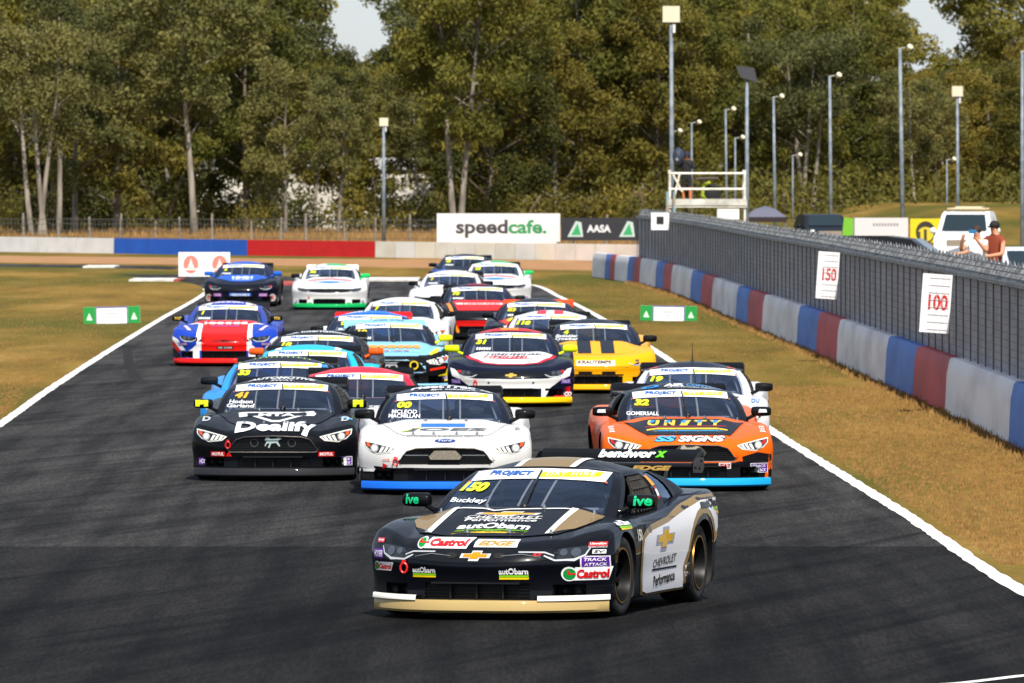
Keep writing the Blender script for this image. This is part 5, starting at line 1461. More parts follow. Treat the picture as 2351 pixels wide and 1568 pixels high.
CARS = [
 dict(kind='coupe_a', x=1089, d=80.6, yaw=-14, scale=1.05, wing_z=.05, coat=.42, body='#060810', hood='#060810', roof='#060810', splitter='#b39a66', rim=GOLDRIM, num='150', num_x=-.47, names=['Buckley'], near=1, hook=(-.60, .40), side='#0a0c12', steer=-4,
      label='black, gold and white racing coupe numbered 150 leading the pack', who='leading black and gold car numbered 150', decals=[livery_150], helmet='#2a2c34'),
 dict(x=1022, d=111.4, yaw=.5, body='#d4d3d1', roof='#0c1020', pillar='#0e1222', splitter='#1667d8', num='00', names=['MCLEOD', 'MACMILLAN'], near=1, hook=(-.56, .375),
      lower='#0b0b0d', label='white racing coupe numbered 00 with navy roof and blue splitter', who='white car with navy roof and blue splitter', decals=[livery_00]),
 dict(x=626, d=116.3, yaw=-1.5, body='#07090f', roof='#07090f', splitter='#2a2a2e', num='41', num_col='#f0b41c', names=['Hodson', 'Garland'], near=1, hook=(-.53, .43),
      label='black racing coupe numbered 41 with white bonnet lettering, front left of the pack', who='black car at the front left of the pack', decals=[livery_41], helmet='#2f7f8f'),
 dict(x=1584, d=112.6, yaw=2.0, body='#e8620e', roof='#0c0f18', pillar='#0c0f18', splitter='#1c9fdc', num='32', names=['GOMERSALL'], near=1, red_lamp=1,
      lower='#101116', label='orange racing coupe numbered 32 with black roof and light blue splitter', who='orange car numbered 32', decals=[livery_32], helmet='#2a5a80'),
 dict(x=1590, d=125.3, yaw=-1.0, body='#d4d4d6', roof='#0b1024', pillar='#e4e4e6', num='19', antenna=1, lower='#0e1018', label='white racing coupe numbered 19 with navy roof, right behind the orange car', who='white car right behind the orange one', decals=[livery_19]),
 dict(x=822, d=122.0, yaw=.5, body='#d4141a', roof='#d0102e', num='', label='red racing coupe with red roof between the black and the white leaders', who='red car with red roof', decals=[livery_red], lamp=LENS),
 dict(x=627, d=129.2, yaw=-1, body='#2487d0', roof='#0c1226', pillar='#2f93dc', num='33', mirror='#15171c', label='blue racing coupe numbered 33 with navy roof behind the black car', who='blue car numbered 33', decals=[livery_33]),
 dict(x=692, d=137.5, yaw=-1, body='#18b0d8', roof='#16b4dc', mirror='#18b0d8', num='98', label='turquoise racing coupe with white roof stripes in midfield', who='turquoise car', decals=[livery_90]),
 dict(x=716, d=150.0, yaw=-1, body='#10131c', roof='#12151f', num='18', mirror='#e85a1c', label='black racing coupe numbered 18 with white lettering on its roof', who='black car with white roof lettering in midfield', decals=[livery_18]),
 dict(x=903, d=162.0, yaw=2.5, body='#86c4e6', roof='#86c4e6', pillar='#12141c', hood='#86c4e6', splitter='#86c4e6', wing='#86c4e6', num='10', num_col='#e8d41a', blur_name=1, mirror=['#f04a14', '#e8dc1c'], near=0, lower='#101114', label='light blue racing coupe with black and yellow nose in midfield', who='light blue car with black and yellow nose', decals=[livery_10]),
 dict(kind='coupe_a', x=1173, d=152.4, yaw=0, body='#0c1228', roof='#0c1228', splitter='#f0c010', num='31', blur_name=1, mirror='#d8ec12', red_lamp=1, label='navy racing coupe with white bonnet, white nose and lime mirrors', who='navy car with white bonnet and lime mirrors', decals=[livery_31], hook=(-.55, .37)),
 dict(kind='coupe_a', x=1371, d=161.5, yaw=1, body='#f0a90a', roof='#12172a', pillar='#12172a', splitter='#f0a90a', num='4', names=['Blackadder', 'Crowther'], label='yellow racing coupe with twin black bonnet stripes and black roof', who='yellow car with black stripes', decals=[livery_4]),
 dict(x=1259, d=171.5, yaw=-1, body='#d8d7d8', roof='#d8d7d8', num='118', label='white racing coupe with two red roof stripes behind the yellow car', who='white car with red roof stripes', decals=[livery_118]),
 dict(kind='coupe_a', x=1227, d=187.5, yaw=-1, body='#141828', roof='#141828', wing='#f04818', num='83', num_col='#d8cc28', blur_name=1, label='dark racing coupe with bright orange rear wing', who='dark car with orange wing', decals=[livery_83]),
 dict(kind='coupe_a', x=1101, d=212.0, yaw=1.5, body='#101218', roof='#14182a', num='75', blur_name=1, label='black racing coupe with red bonnet and orange stripes', who='black car with red bonnet', decals=[livery_15]),
 dict(x=912, d=189.0, yaw=-1.5, body='#d6d5d4', roof='#d6d5d4', pillar='#e8e6e4', num='7', label='plain white racing coupe with white roof behind the light blue car', who='plain white car in midfield', decals=[livery_white]),
 dict(x=843, d=171.0, yaw=-.5, body='#dfe4ec', roof='#2b77d8', pillar='#1c2238', wing='#d81a1c', num='9', blur_name=1, label='racing coupe with blue roof and red rear wing in midfield', who='car with blue roof and red wing', decals=[livery_9]),
 dict(kind='coupe_a', x=514, d=183.6, yaw=-.5, body='#1a3fae', roof='#1a3fae', pillar='#31459a', splitter='#de1a14', wing='#1d1b20', num='1', blur_name=1, label='blue, white and red racing coupe numbered 1 by the left white line', who='blue, white and red car numbered 1', decals=[livery_1]),
 dict(kind='coupe_a', x=756, d=257, yaw=0, body='#d8d7d6', roof='#d8d7d6', splitter='#08a656', mirror=['#101216', '#12c060'], wing='#ecebe9', num='26', blur_name=1, lower='#0aa85a' if False else '#ecebe9', label='white racing coupe with green splitter, left of the far group', who='white car with green splitter left of the far group', decals=[livery_wg]),
 dict(kind='coupe_a', x=551, d=262.5, yaw=-1, body='#0c1020', roof='#12204c', mirror='#1c5fd0', num='6', blur_name=1, label='black racing coupe with blue bonnet and blue mirrors at far left', who='black car with blue bonnet at far left', decals=[livery_blue], red_lamp=1),
 dict(kind='coupe_a', x=1028, d=240, yaw=-2, body='#d6d4d4', roof='#d6d4d4', num='5', num_col='#d8c42a', blur_name=1, label='all white racing coupe among the far cars near the back', who='all white car near the back', decals=[livery_white]),
 dict(kind='coupe_a', x=1136, d=265, yaw=0, body='#d8d7d6', roof='#d8d7d6', mirror=['#101216', '#12c060'], num='23', blur_name=1, label='white racing coupe with green mirror, right of the far group', who='white car with green mirror right of the far group', decals=[livery_wg]),
 dict(kind='coupe_a', x=1060, d=286, yaw=-2, body='#141a2c', roof='#1c2136', num='45', blur_name=1, label='dark navy racing coupe furthest back on the track', who='navy car furthest back', decals=[livery_dark]),
]
for sp in CARS: 
    if sp.get('num') == '': sp.pop('num')
    racing_car(sp)
# ================================================================ TREES
BARK = [weathered('#5e554c', '#9a8f83', 3, .9, stretch=(1, 1, .3)), weathered('#453a32', '#75675a', 3, .9, stretch=(1, 1, .3)), weathered('#6b6259', '#a2988b', 2.5, .9, stretch=(1, 1, .25))]
def leaf_mat(name, c1, c2, c3):
    m, n, l, b = new_mat(name)
    tc = n.new('ShaderNodeTexCoord'); oi = n.new('ShaderNodeObjectInfo')
    nz = n.new('ShaderNodeTexNoise'); nz.inputs['Scale'].default_value = .55; nz.inputs['Detail'].default_value = 4
    l.new(tc.outputs['Object'], nz.inputs['Vector'])
    ad = n.new('ShaderNodeMath'); ad.operation = 'MULTIPLY_ADD'; ad.inputs[1].default_value = .34; 
    l.new(oi.outputs['Random'], ad.inputs[0]); 
    sb = n.new('ShaderNodeMath'); sb.operation = 'SUBTRACT'; sb.inputs[1].default_value = .17
    l.new(nz.outputs[0], sb.inputs[0]); l.new(sb.outputs[0], ad.inputs[2])
    cr = n.new('ShaderNodeValToRGB')
    cr.color_ramp.elements[0].position = .30; cr.color_ramp.elements[0].color = (*c1, 1)
    cr.color_ramp.elements[1].position = .72; cr.color_ramp.elements[1].color = (*c3, 1)
    e = cr.color_ramp.elements.new(.5); e.color = (*c2, 1)
    l.new(ad.outputs[0], cr.inputs[0]); l.new(cr.outputs[0], b.inputs['Base Color'])
    b.inputs['Roughness'].default_value = .65; b.inputs['Specular IOR Level'].default_value = .25
    tr = n.new('ShaderNodeBsdfTranslucent'); l.new(cr.outputs[0], tr.inputs[0])
    mx = n.new('ShaderNodeMixShader'); mx.inputs[0].default_value = .22
    l.new(b.outputs[0], mx.inputs[1]); l.new(tr.outputs[0], mx.inputs[2]); l.new(mx.outputs[0], n['Material Output'].inputs[0])
    return m
LEAF = [leaf_mat('gum_leaves', (0.073, 0.080, 0.012), (0.138, 0.130, 0.019), (0.226, 0.186, 0.027)),
        leaf_mat('grey_leaves', (0.073, 0.079, 0.024), (0.130, 0.128, 0.036), (0.198, 0.175, 0.051)),
        leaf_mat('dark_leaves', (0.044, 0.048, 0.009), (0.088, 0.084, 0.013), (0.154, 0.128, 0.019)),
        leaf_mat('olive_leaves', (0.099, 0.084, 0.012), (0.165, 0.132, 0.019), (0.248, 0.181, 0.029))]
def leaf_cards(m, c, r, n, size, rg, sc=(1, 1, .8)):
    for _ in range(n):
        while True:
            p = Vector((rg.uniform(-1, 1), rg.uniform(-1, 1), rg.uniform(-1, 1)))
            if .25 < p.length < 1: break
        p = Vector((p.x * r * sc[0], p.y * r * sc[1], p.z * r * sc[2])) + c
        a = Vector((rg.gauss(0, 1), rg.gauss(0, 1), rg.gauss(0, 1) - .5)).normalized()
        b = a.cross(Vector((rg.gauss(0, 1), rg.gauss(0, 1), rg.gauss(0, 1)))).normalized()
        L = size * rg.uniform(.6, 1.3); w_ = L * rg.uniform(.35, .6)
        m.v += [tuple(p - a * L * .5), tuple(p + b * w_ * .5), tuple(p + a * L * .5), tuple(p - b * w_ * .5)]
        k = len(m.v) - 4
        m.f.append((k, k + 1, k + 2, k + 3)); m.m.append(0)
def tree_proto(seed, h, first, spread, nb, leaf, size, lean=.0, twin=1, sparse=1.0):
    rg = random.Random(seed)
    tr = MB(); cr = MB()
    for tw in range(twin):
        base = Vector((tw * .35 * (1 if tw else 0), 0, -.2))
        ang = rg.uniform(0, 6.28); ln = lean + (.10 if twin > 1 else .03) * (1 if tw % 2 else -1)
        pts = []; n = 9
        for i in range(n + 1):
            t = i / n
            pts.append(base + Vector((ln * h * t + .18 * math.sin(t * 5 + seed) * t, .2 * math.sin(t * 4 + seed * 2) * t, h * .93 * t)))
        rad = [max(.03, (.10 + h * .006) * (1 - .85 * (i / n)) * (1.35 if i == 0 else 1)) for i in range(n + 1)]
        tr.tube(pts, rad, 8)
        for b in range(nb):
            t = first + (1 - first) * (b + rg.random() * .8) / nb
            k = min(n - 1, int(t * n)); p0 = pts[k].lerp(pts[k + 1], t * n - k)
            az = b * 2.4 + rg.uniform(-.5, .5)
            L = spread * (1.05 - .55 * abs(t - .55)) * rg.uniform(.6, 1.1)
            up = rg.uniform(.35, 1.0)
            p1 = p0 + Vector((math.cos(az) * L * .5, math.sin(az) * L * .5, L * up * .5))
            p2 = p0 + Vector((math.cos(az) * L, math.sin(az) * L, L * up * .95))
            r0 = rad[k] * .45
            tr.tube([p0, p1, p2], [r0, r0 * .65, r0 * .25], 6)
            for q, rr in ((p2, .85), (p1.lerp(p2, .4) + Vector((rg.uniform(-.5, .5), rg.uniform(-.5, .5), .3)), .7), (p2 + Vector((rg.uniform(-.9, .9), rg.uniform(-.9, .9), rg.uniform(-.6, .5))), .75), (p2 + Vector((rg.uniform(-1.2, 1.2), rg.uniform(-1.2, 1.2), rg.uniform(-1., .2))), .6)):
                leaf_cards(cr, q, rr * rg.uniform(.9, 1.45) * (spread / 2.6) ** .5, int(200 * sparse), size * .74, rg)
        leaf_cards(cr, pts[-1], 1.0, int(150 * sparse), size * .74, rg)
    return tr, cr, leaf
def shrub_proto(seed, h, wd, leaf, size):
    rg = random.Random(seed)
    tr = MB(); cr = MB()
    for k in range(4):
        a = rg.uniform(0, 6.28); tr.tube([(0, 0, -.1), (math.cos(a) * wd * .2, math.sin(a) * wd * .2, h * .4), (math.cos(a) * wd * .4, math.sin(a) * wd * .4, h * .75)], [.07, .05, .02], 5)
    for k in range(16):
        a = rg.uniform(0, 6.28); q = rg.random() ** .6
        c = Vector((math.cos(a) * wd * .5 * q, math.sin(a) * wd * .5 * q, h * rg.uniform(.18, .85) * (1 - .35 * q)))
        leaf_cards(cr, c, wd * .24, 90, size, rg)
    return tr, cr, leaf
PROTO = []
for i, a in enumerate([(11, 15, .20, 3.2, 22, 0, .40), (12, 13, .26, 2.9, 20, 1, .38), (13, 16, .14, 3.4, 26, 0, .40), (14, 12, .16, 2.9, 22, 3, .38), (15, 14, .40, 2.5, 15, 1, .36), (16, 14, .12, 3.5, 26, 2, .40)]):
    PROTO.append(tree_proto(*a, lean=[0, .02, -.01, .03, -.03, .0][i]))
PROTO.append(tree_proto(17, 11, .42, 2.4, 8, 1, .30, twin=3, sparse=.7))      # many-stemmed pale gum
PROTO.append(tree_proto(18, 17, .30, 3.6, 20, 0, .38, twin=2))
PROTO.append(shrub_proto(21, 4.2, 4.6, 2, .30))
PROTO.append(shrub_proto(22, 3.2, 4.0, 3, .28))
PM = []
for i, (t, c, lf) in enumerate(PROTO):
    tm = t.mesh('trunk', [BARK[[0, 0, 1, 0, 2, 1, 2, 2, 1, 1][i]]], smooth=True)
    cm = c.mesh('crown', [LEAF[lf]], fix=False)
    PM.append((tm, cm))
NTREE = [0]
PH = [15, 13, 16, 12, 14, 14, 11, 17, 4.2, 3.2]
def plant(xD, d, k, s=1.0, rz=None, label=None, group=None, name='gum_tree', cat='tree', bark=None, zoff=0):
    for g0, g1, gy in ((738, 888, 62), (2085, 2290, 92)):      # where the sky shows over lower trees
        near = max(g0 - xD, xD - g1, 0)
        if near < (.2 if g0 < 1000 else .07) * PH[k] * s * F / d: s = min(s, ((YH - gy) * d / F + H) / (PH[k] * 1.2) * rnd.uniform(.88, 1.0))
    o = empty(name, ((xD - CX) * d / F, d, zoff), rnd.uniform(0, 6.28) if rz is None else rz)
    o.scale = (s, s, s * rnd.uniform(.94, 1.08))
    tag(o, label, cat, group)
    link('trunk', PM[k][0], o, [BARK[bark]] if bark is not None else None); link('crown', PM[k][1], o)
    NTREE[0] += 1
    return o
KINDS = {0: 'broad green', 1: 'grey-green', 2: 'tall full-crowned', 3: 'yellowish olive', 4: 'slim bare-trunked', 5: 'dark-crowned', 7: 'big twin-stemmed'}
# single trees that stand out along the front edge of the wood
SOLO = [(75, 500, 6, .95, 2, 'pale many-stemmed gum tree at far left behind the wire fence'), (135, 512, 4, .9, 2, 'slender leaning gum tree with pale trunk near the left edge'),
        (172, 520, 1, 1.0, 0, 'tall gum tree with grey trunk, third from the left edge'), (268, 530, 3, 1.0, 0, 'olive gum tree in the left of the wood'),
        (447, 505, 4, 1.08, 2, 'slim gum tree with bright white trunk above the blue wall'), (565, 540, 0, .95, 1, 'gum tree with dark trunk between blue and red wall sections'),
        (655, 515, 1, .95, 0, 'gum tree with grey trunk rising above the red wall'), (775, 510, 4, .80, 0, 'tall thin gum tree with long bare brown trunk above the red wall'),
        (1045, 525, 7, .92, 2, 'big spreading pale-barked gum tree behind the white billboard'), (1130, 545, 5, .85, 1, 'dark spreading gum tree right of the white billboard'),
        (1860, 610, 6, 1.1, 2, 'pale forked dead-looking gum tree behind the light poles'), (2105, 600, 4, .72, 2, 'tall bare pinkish gum trunk right of the tallest lamp pole at right'),
        (2150, 605, 4, .80, 0, 'tall thin gum tree with bare pink trunk against the right sky gap')]
for x, d, k, s, bk, lab in SOLO: plant(x, d, k, s, label=lab, group='front gum trees', bark=bk)
# shrubs under the trees
SH = [(300, 8), (380, 8), (500, 8), (545, 8), (610, 9), (690, 8), (860, 9), (930, 8), (1000, 8), (1100, 9), (1180, 9), (1260, 9), (1350, 9), (1440, 9), (40, 8), (130, 8), (220, 8), (1500, 8)]
for i, (x, k) in enumerate(SH):
    plant(x + rnd.uniform(-15, 15), rnd.uniform(530, 556), k, rnd.uniform(.75, 1.05), label='dense low shrub under the trees behind the far wall', group='low shrubs behind the far wall', name='shrub', cat='shrub')
def sky_gap(x): return 715 < x < 915 or 2040 < x < 2310
# middle rows (left and centre)
for row, (d0, n, lo, hi) in enumerate(((560, 20, -60, 1560), (600, 19, -50, 1620), (650, 20, -60, 2450))):
    for i in range(n):
        x = lo + (hi - lo) * (i + .5 + rnd.uniform(-.33, .33)) / n
        s = rnd.uniform(.82, 1.08)
        if sky_gap(x): s *= .9
        k = rnd.choice([0, 1, 2, 3, 4, 5])
        plant(x, d0 + rnd.uniform(-15, 15), k, s, label=KINDS[k] + ' gum tree in the %s row of the wood' % ('second', 'third', 'fourth')[row], group='middle rows of gum trees')
for i in range(13):
    x = 1600 + i * 68 + rnd.uniform(-20, 20)
    k = rnd.choice([2, 3, 3, 5, 0])
    plant(x, rnd.uniform(615, 640), k, rnd.uniform(.62, .86), label=KINDS[k] + ' lower gum tree behind the lamp poles at right', group='middle rows of gum trees')
for d0, n in ((720, 20), (820, 19), (950, 18)):
    for i in range(n):
        x = -80 + 2520 * (i + .5 + rnd.uniform(-.35, .35)) / n
        s = rnd.uniform(1.0, 1.3) * d0 / 760
        if sky_gap(x): s *= .9
        k = rnd.choice([0, 2, 5, 7, 3])
        plant(x, d0 + rnd.uniform(-30, 30), k, s, label=KINDS[k] + ' gum tree in the far rows of the wood', group='back rows of gum trees')
# undergrowth and dry grass along the wood edge: nobody could count it
m = MB(); rg = random.Random(5)
for i in range(4200):
    d = rg.uniform(545, 700); x = (rg.uniform(-80, 2430) - CX) * d / F
    leaf_cards(m, Vector((x, d, rg.uniform(.1, 3.4))), .8, 12, .34, rg, (1, 1, .7))
m.build('undergrowth', LEAF[2], fix=False); tag(bpy.data.objects['undergrowth'], 'tangled olive undergrowth between the tree trunks', 'undergrowth', kind='stuff')
STRAW = weathered('#6e5128', '#a07a42', 4, .9)
m = MB()
def tuft(x, y, z, h, n):
    for _ in range(n):
        a = rg.uniform(0, 6.28); w_ = h * .10; lx, ly = math.cos(a) * h * .4 * rg.random(), math.sin(a) * h * .4 * rg.random()
        px, py = rg.gauss(0, h * .25), rg.gauss(0, h * .25)
        b = len(m.v)
        m.v += [(x + px - w_, y + py, z), (x + px + w_, y + py, z), (x + px + lx, y + py + ly, z + h * rg.uniform(.6, 1.2))]
        m.f.append((b, b + 1, b + 2)); m.m.append(0)
for i in range(9000):
    d = rg.uniform(96, 320); lo = interp([(66, 4.8), (86.5, 4.6), (104, 4.4), (139.9, 3.85), (202, 3.1), (255, 2.2), (311, .95), (330, .5)], d)
    t = rg.random() ** .8
    tuft(lo + (wx(d) - .15 - lo) * t, d, 0, rg.uniform(.015, .035) * (1.8 if t > .93 else 1), 4)
for i in range(16000):
    d = 92 + 75 * rg.random() ** 1.5; lo = interp([(66, 4.9), (86.5, 4.62), (104, 4.4), (139.9, 3.85), (202, 3.1)], d)
    tuft(lo + (wx(d) - .15 - lo) * rg.random(), d, 0, rg.uniform(.02, .05), 4)
for i in range(7000):
    d = rg.uniform(135, 330); hi = interp([(125, -9.4), (144, -7.7), (165, -8.0), (198.6, -8.4), (240, -8.85), (293, -9.4), (330, -12.5)], d)
    lim = -1190 * d / F
    if hi > lim: tuft(lim + (hi - lim) * rg.random(), d, 0, rg.uniform(.015, .035), 4)
for i in range(5000):
    d = rg.uniform(448, 540); tuft((rg.uniform(-20, 1550) - CX) * d / F, d, 0, rg.uniform(.25, .6), 4)
for i in range(1500):
    d = rg.uniform(98, 318); tuft(wx(d) - .16 - rg.random() ** 2 * .25, d, 0, rg.uniform(.05, .12), 5)
m.build('dry_grass', STRAW, fix=False); tag(bpy.data.objects['dry_grass'], 'short straw-coloured grass on the verges', 'grass', kind='stuff')
# pale shed glimpsed between the trunks
sh = empty('shed', (at(740, 400, 585).x, 585, 0)); tag(sh, 'long pale shed glimpsed between the tree trunks', 'building')
for i in range(12): MB().box((-7.2 + i * 1.2, 0, 1.8), (1.18, .1, 3.6)).build('panel', weathered('#bdb8b0', '#d9d4cc', .8, .6), sh)
MB().prism([(-.3, 3.6), (3.0, 4.3), (6.3, 3.6)], -7.9, 7.3, 'X').build('roof', flat('#b9b6b1', .5), sh)
# ================================================================ LAMP POLES
STEEL = weathered('#5f6a74', '#87909a', 3, .5)
LAMPW = flat('#d6cdb4', .4)
def pole(xD, yTop, d, kind, label, r=.075, lean=0., base=0., hs=.3):
    p = at(xD, yTop, d)
    hgt = p.z - base
    o = empty('lamp_pole', (p.x - lean * hgt, d, base)); tag(o, label, 'lamp pole', 'track floodlight poles')
    MB().tube([(0, 0, -.1), (lean * hgt, 0, hgt)], [r * 1.15, r * .8], 10).build('pole', STEEL, o, smooth=True)
    t = lean * hgt
    if kind == 'box':
        h = MB(); s = hs
        h.box((t, 0, hgt + s), (2 * s, s, 1.9 * s)); h.build('lamp_head', LAMPW, o)
        MB().box((t, 0, hgt + .02), (2.3 * s, s * .8, .08)).build('bracket', flat('#3a3c40', .5), o)
        MB().box((t + .1, -.1, hgt - .7 * s), (.3 * s, .2, s)).build('ballast', flat('#d8d8d8', .4), o)
    elif kind == 'panel':
        MB().prism([(t - .40, hgt + .30), (t + .25, hgt + .22), (t + .38, hgt - .30), (t - .22, hgt - .12)], -.15, .05, 'Y').build('lamp_head', flat('#3c3d42', .5), o)
        MB().box((t, 0, hgt - .15), (.1, .1, .5)).build('bracket', flat('#4a4c50', .5), o)
    else:
        MB().tube([(t - .05, 0, hgt), (t + .22, -.05, hgt + .05)], .035, 6).build('bracket', flat('#9a9a96', .5), o)
        h = MB(); h.lathe([(-.26, .01), (-.25, .14), (-.17, .15), (-.05, .09), (.05, .04)], 'Y', 16, (0, 0, 0))
        hm = h.build('lamp_head', LAMPW, o, smooth=True, angle=40); hm.location = (t + .32, -.05, hgt - .02); hm.rotation_euler = (R(-35), 0, R(35)); hm.scale = (.85,) * 3
pole(1541, 52, 350, 'box', 'tallest lamp pole with square white head, left of the camera tower', .085, -.004)
pole(1715, 170, 352, 'panel', 'lamp pole with dark slanted panel head at the right end of the camera tower', .075)
pole(1776, 224, 480, 'lamp', 'grey lamp pole with round lamp, just right of the camera tower', .075, -.012)
pole(1905, 176, 430, 'lamp', 'lamp pole above the dark parked car', .075, -.008)
pole(2066, 112, 400, 'lamp', 'tall leaning lamp pole between white and yellow banners', .085, -.016)
pole(2198, 222, 420, 'box', 'lamp pole with square head above the white off-road car', .07, -.004, hs=.23)
pole(1666, 253, 500, 'lamp', 'thin lamp pole above the right half of the camera tower', .06, -.01)
pole(1688, 318, 520, 'lamp', 'short thin lamp pole above the tower railing', .055)
pole(1588, 283, 520, 'lamp', 'thin lamp pole right behind the camera operator', .055)
pole(1544, 303, 525, 'lamp', 'small lamp pole hidden behind the tallest pole', .05)
pole(1820, 358, 540, 'lamp', 'small distant lamp pole left of the pale forked tree', .05)
pole(2174, 368, 540, 'lamp', 'small distant lamp pole left of the square-headed pole at right', .05)
pole(2347, 120, 300, 'lamp', 'lamp pole cut by the right edge of the picture', .06)
pole(881, 290, 452, 'box', 'lone lamp pole with square head on the left above the red wall', .085, 0, hs=.2)
# ================================================================ CAMERA TOWER
TD = 338.
def tp(x, y, dy=0.): 
    p = at(x, y, TD); return (p.x - tower.location.x, dy, p.z)
tower = empty('camera_tower', (at(1625, 470, TD).x, TD, 0)); tag(tower, 'white scaffold camera tower with railings above the end of the fence', 'tower')
WPAINT = weathered('#cfc8b8', '#f3efe6', 5, .5)
for x in (1538, 1710):
    for dy in (0, 1.8): MB().tube([tp(x, 392, dy)[:2] + (0,), tp(x, 390, dy)], .036, 8).build('leg', WPAINT, tower)
for y in (398, 434):
    for dy in (0, 1.8): MB().tube([tp(1536, y, dy), tp(1713, y, dy)], .036, 8).build('rail', WPAINT, tower)
    for x in (1538, 1710): MB().tube([tp(x, y, 0), tp(x, y, 1.8)], .045, 8).build('rail', WPAINT, tower)
a_, b_ = tp(1534, 468), tp(1715, 468)
MB().box(((a_[0] + b_[0]) / 2, .9, a_[2] - .06), (b_[0] - a_[0], 2.0, .12)).build('deck', WPAINT, tower)
MB().box(((a_[0] + b_[0]) / 2, -.12, a_[2] + .06), (b_[0] - a_[0], .04, .22)).build('kickboard', weathered('#a9a79f', '#d8d5cb', 3, .6), tower)
MB().tube([tp(1560, 400), tp(1545, 468)], .035, 6).tube([tp(1545, 400), tp(1566, 440)], .035, 6).build('brace', WPAINT, tower)
MB().tube([tp(1532, 440, -.3), tp(1532, 520, -.3)], .05, 6).tube([tp(1548, 440, -.3), tp(1548, 520, -.3)], .05, 6).build('ladder', weathered('#7fa5b0', '#b0896c', 4, .6), tower)
MB().box(tp(1672, 487, .2), (.75, .5, .5)).build('equipment_box', flat('#e8e6e2', .4), tower)
DECK = a_[2]
# ================================================================ PEOPLE
SKIN = flat('#c68a68', .6); SKIN2 = flat('#8a5236', .6)
def person(loc, rz, J, E, zones, label, hair=None, h_scale=1.0, extra=None):
    o = empty('person', loc, rz); tag(o, label, 'person')
    o.scale = (h_scale,) * 3
    me = skin_mesh('body', J, E, 'pel', 2)
    for zc in zones: me.materials.append(zc[1])
    for p in me.polygons:
        c = p.center
        for i, z in enumerate(zones):
            if z[0](c): p.material_index = i; break
    link('body', me, o)
    if hair:
        hd = J['head']
        hm = MB(); hm.ball((hd[0], hd[1] + .015, hd[2] + .055), .105, 14, 9, 0, (.95, 1.05, .85)); hm.build('hair', hair, o, smooth=True)
    return o
def figure(arms):
    J = {'pel': (0, 0, .92, .13), 'waist': (0, 0, 1.10, .125), 'chest': (0, 0, 1.32, .15), 'neck': (0, 0, 1.50, .06), 'head': (0, -.02, 1.63, .095), 'top': (0, 0, 1.73, .07)}
    E = [('pel', 'waist'), ('waist', 'chest'), ('chest', 'neck'), ('neck', 'head'), ('head', 'top')]
    J['nose'] = (0, -.115, 1.62, .022); E.append(('head', 'nose'))
    for s, k in ((-1, 'l'), (1, 'r')):
        J['hip' + k] = (s * .10, 0, .86, .10); J['knee' + k] = (s * .12, -.02, .48, .062); J['ank' + k] = (s * .12, .02, .08, .045); J['toe' + k] = (s * .13, -.16, .03, .038)
        E += [('pel', 'hip' + k), ('hip' + k, 'knee' + k), ('knee' + k, 'ank' + k), ('ank' + k, 'toe' + k)]
        el, wr, ha = arms[k]
        J['sh' + k] = (s * .19, 0, 1.42, .07); J['el' + k] = (*el, .048); J['wr' + k] = (*wr, .034); J['ha' + k] = (*ha, .042)
        E += [('chest', 'sh' + k), ('sh' + k, 'el' + k), ('el' + k, 'wr' + k), ('wr' + k, 'ha' + k)]
        for q in range(4):
            d = (Vector(ha) - Vector(wr)).normalized()
            side = Vector((0, 0, 1)).cross(d).normalized() if abs(d.z) < .9 else Vector((1, 0, 0))
            f0 = Vector(ha) + d * .03 + side * (q - 1.5) * .02
            J['f%s%d' % (k, q)] = (*(f0 + d * .05 + Vector((0, 0, -.015))), .009); E.append(('ha' + k, 'f%s%d' % (k, q)))
        J['th' + k] = (*(Vector(ha) + Vector((-s * .045, 0, .03))), .010); E.append(('ha' + k, 'th' + k))
    return J, E
# camera operator on the tower
J, E = figure({'l': ((-.26, -.16, 1.22), (-.10, -.36, 1.36), (-.06, -.40, 1.40)), 'r': ((.27, -.14, 1.20), (.12, -.34, 1.32), (.08, -.40, 1.36))})
pO = at(1577, 468, TD + .9)
blk = flat('#14161c', .8)
op = person((pO.x, TD + .9, DECK), R(-8), J, E, [(lambda c: c.z > 1.50 and c.y < .02, SKIN2), (lambda c: c.z > .98, blk), (lambda c: c.z > .56, flat('#1a1c20', .8)), (lambda c: c.z > .14, flat('#c8754f', .6)), (lambda c: True, flat('#3a3a3a', .7))], 'camera operator in black hooded jacket and shorts on the tower')
MB().ball((0, .03, 1.66), .135, 14, 9, 0, (1, 1.1, 1.1)).build('hood', flat('#1b2130', .8), op, smooth=True)
cm_ = empty('video_camera', (pO.x - .30, TD + .45, DECK)); tag(cm_, 'video camera under a dark rain cover beside the operator on the tower', 'camera')
MB().ball((0, .1, 1.62), .24, 14, 10, 0, (.85, 1.3, 1.25)).build('rain_cover', weathered('#222a3a', '#39435a', 5, .6), cm_, smooth=True)
MB().lathe([(-.42, .001), (-.42, .06), (-.15, .07)], 'Y', 14, (-.05, 0, 1.5)).build('lens', flat('#70747c', .2), cm_, smooth=True)
for k in range(3):
    a = k * 2.09 + .4; MB().tube([(0, .1, 1.42), (math.cos(a) * .32, .1 + math.sin(a) * .32, .02)], .022, 6).build('tripod_leg', BLACK, cm_)
kb = at(1632, 462, TD + .6)
kit = empty('equipment_bag', (kb.x, TD + .6, DECK)); tag(kit, 'slumped black and yellow equipment bag behind the tower railing', 'bag')
MB().ball((0, 0, .35), .36, 14, 9, 0, (1.0, .6, 1.0)).build('body', flat('#15161a', .8), kit, smooth=True)
MB().tube([(-.12, -.26, .08), (-.30, -.24, .30), (-.24, -.2, .62), (-.02, -.18, .74)], .065, 7).build('strap', flat('#8f9a1c', .7), kit, smooth=True)
MB().tube([(-.5, 0, .85), (.25, 0, .87)], .05, 6).build('handle', flat('#4a3c3c', .7), kit)
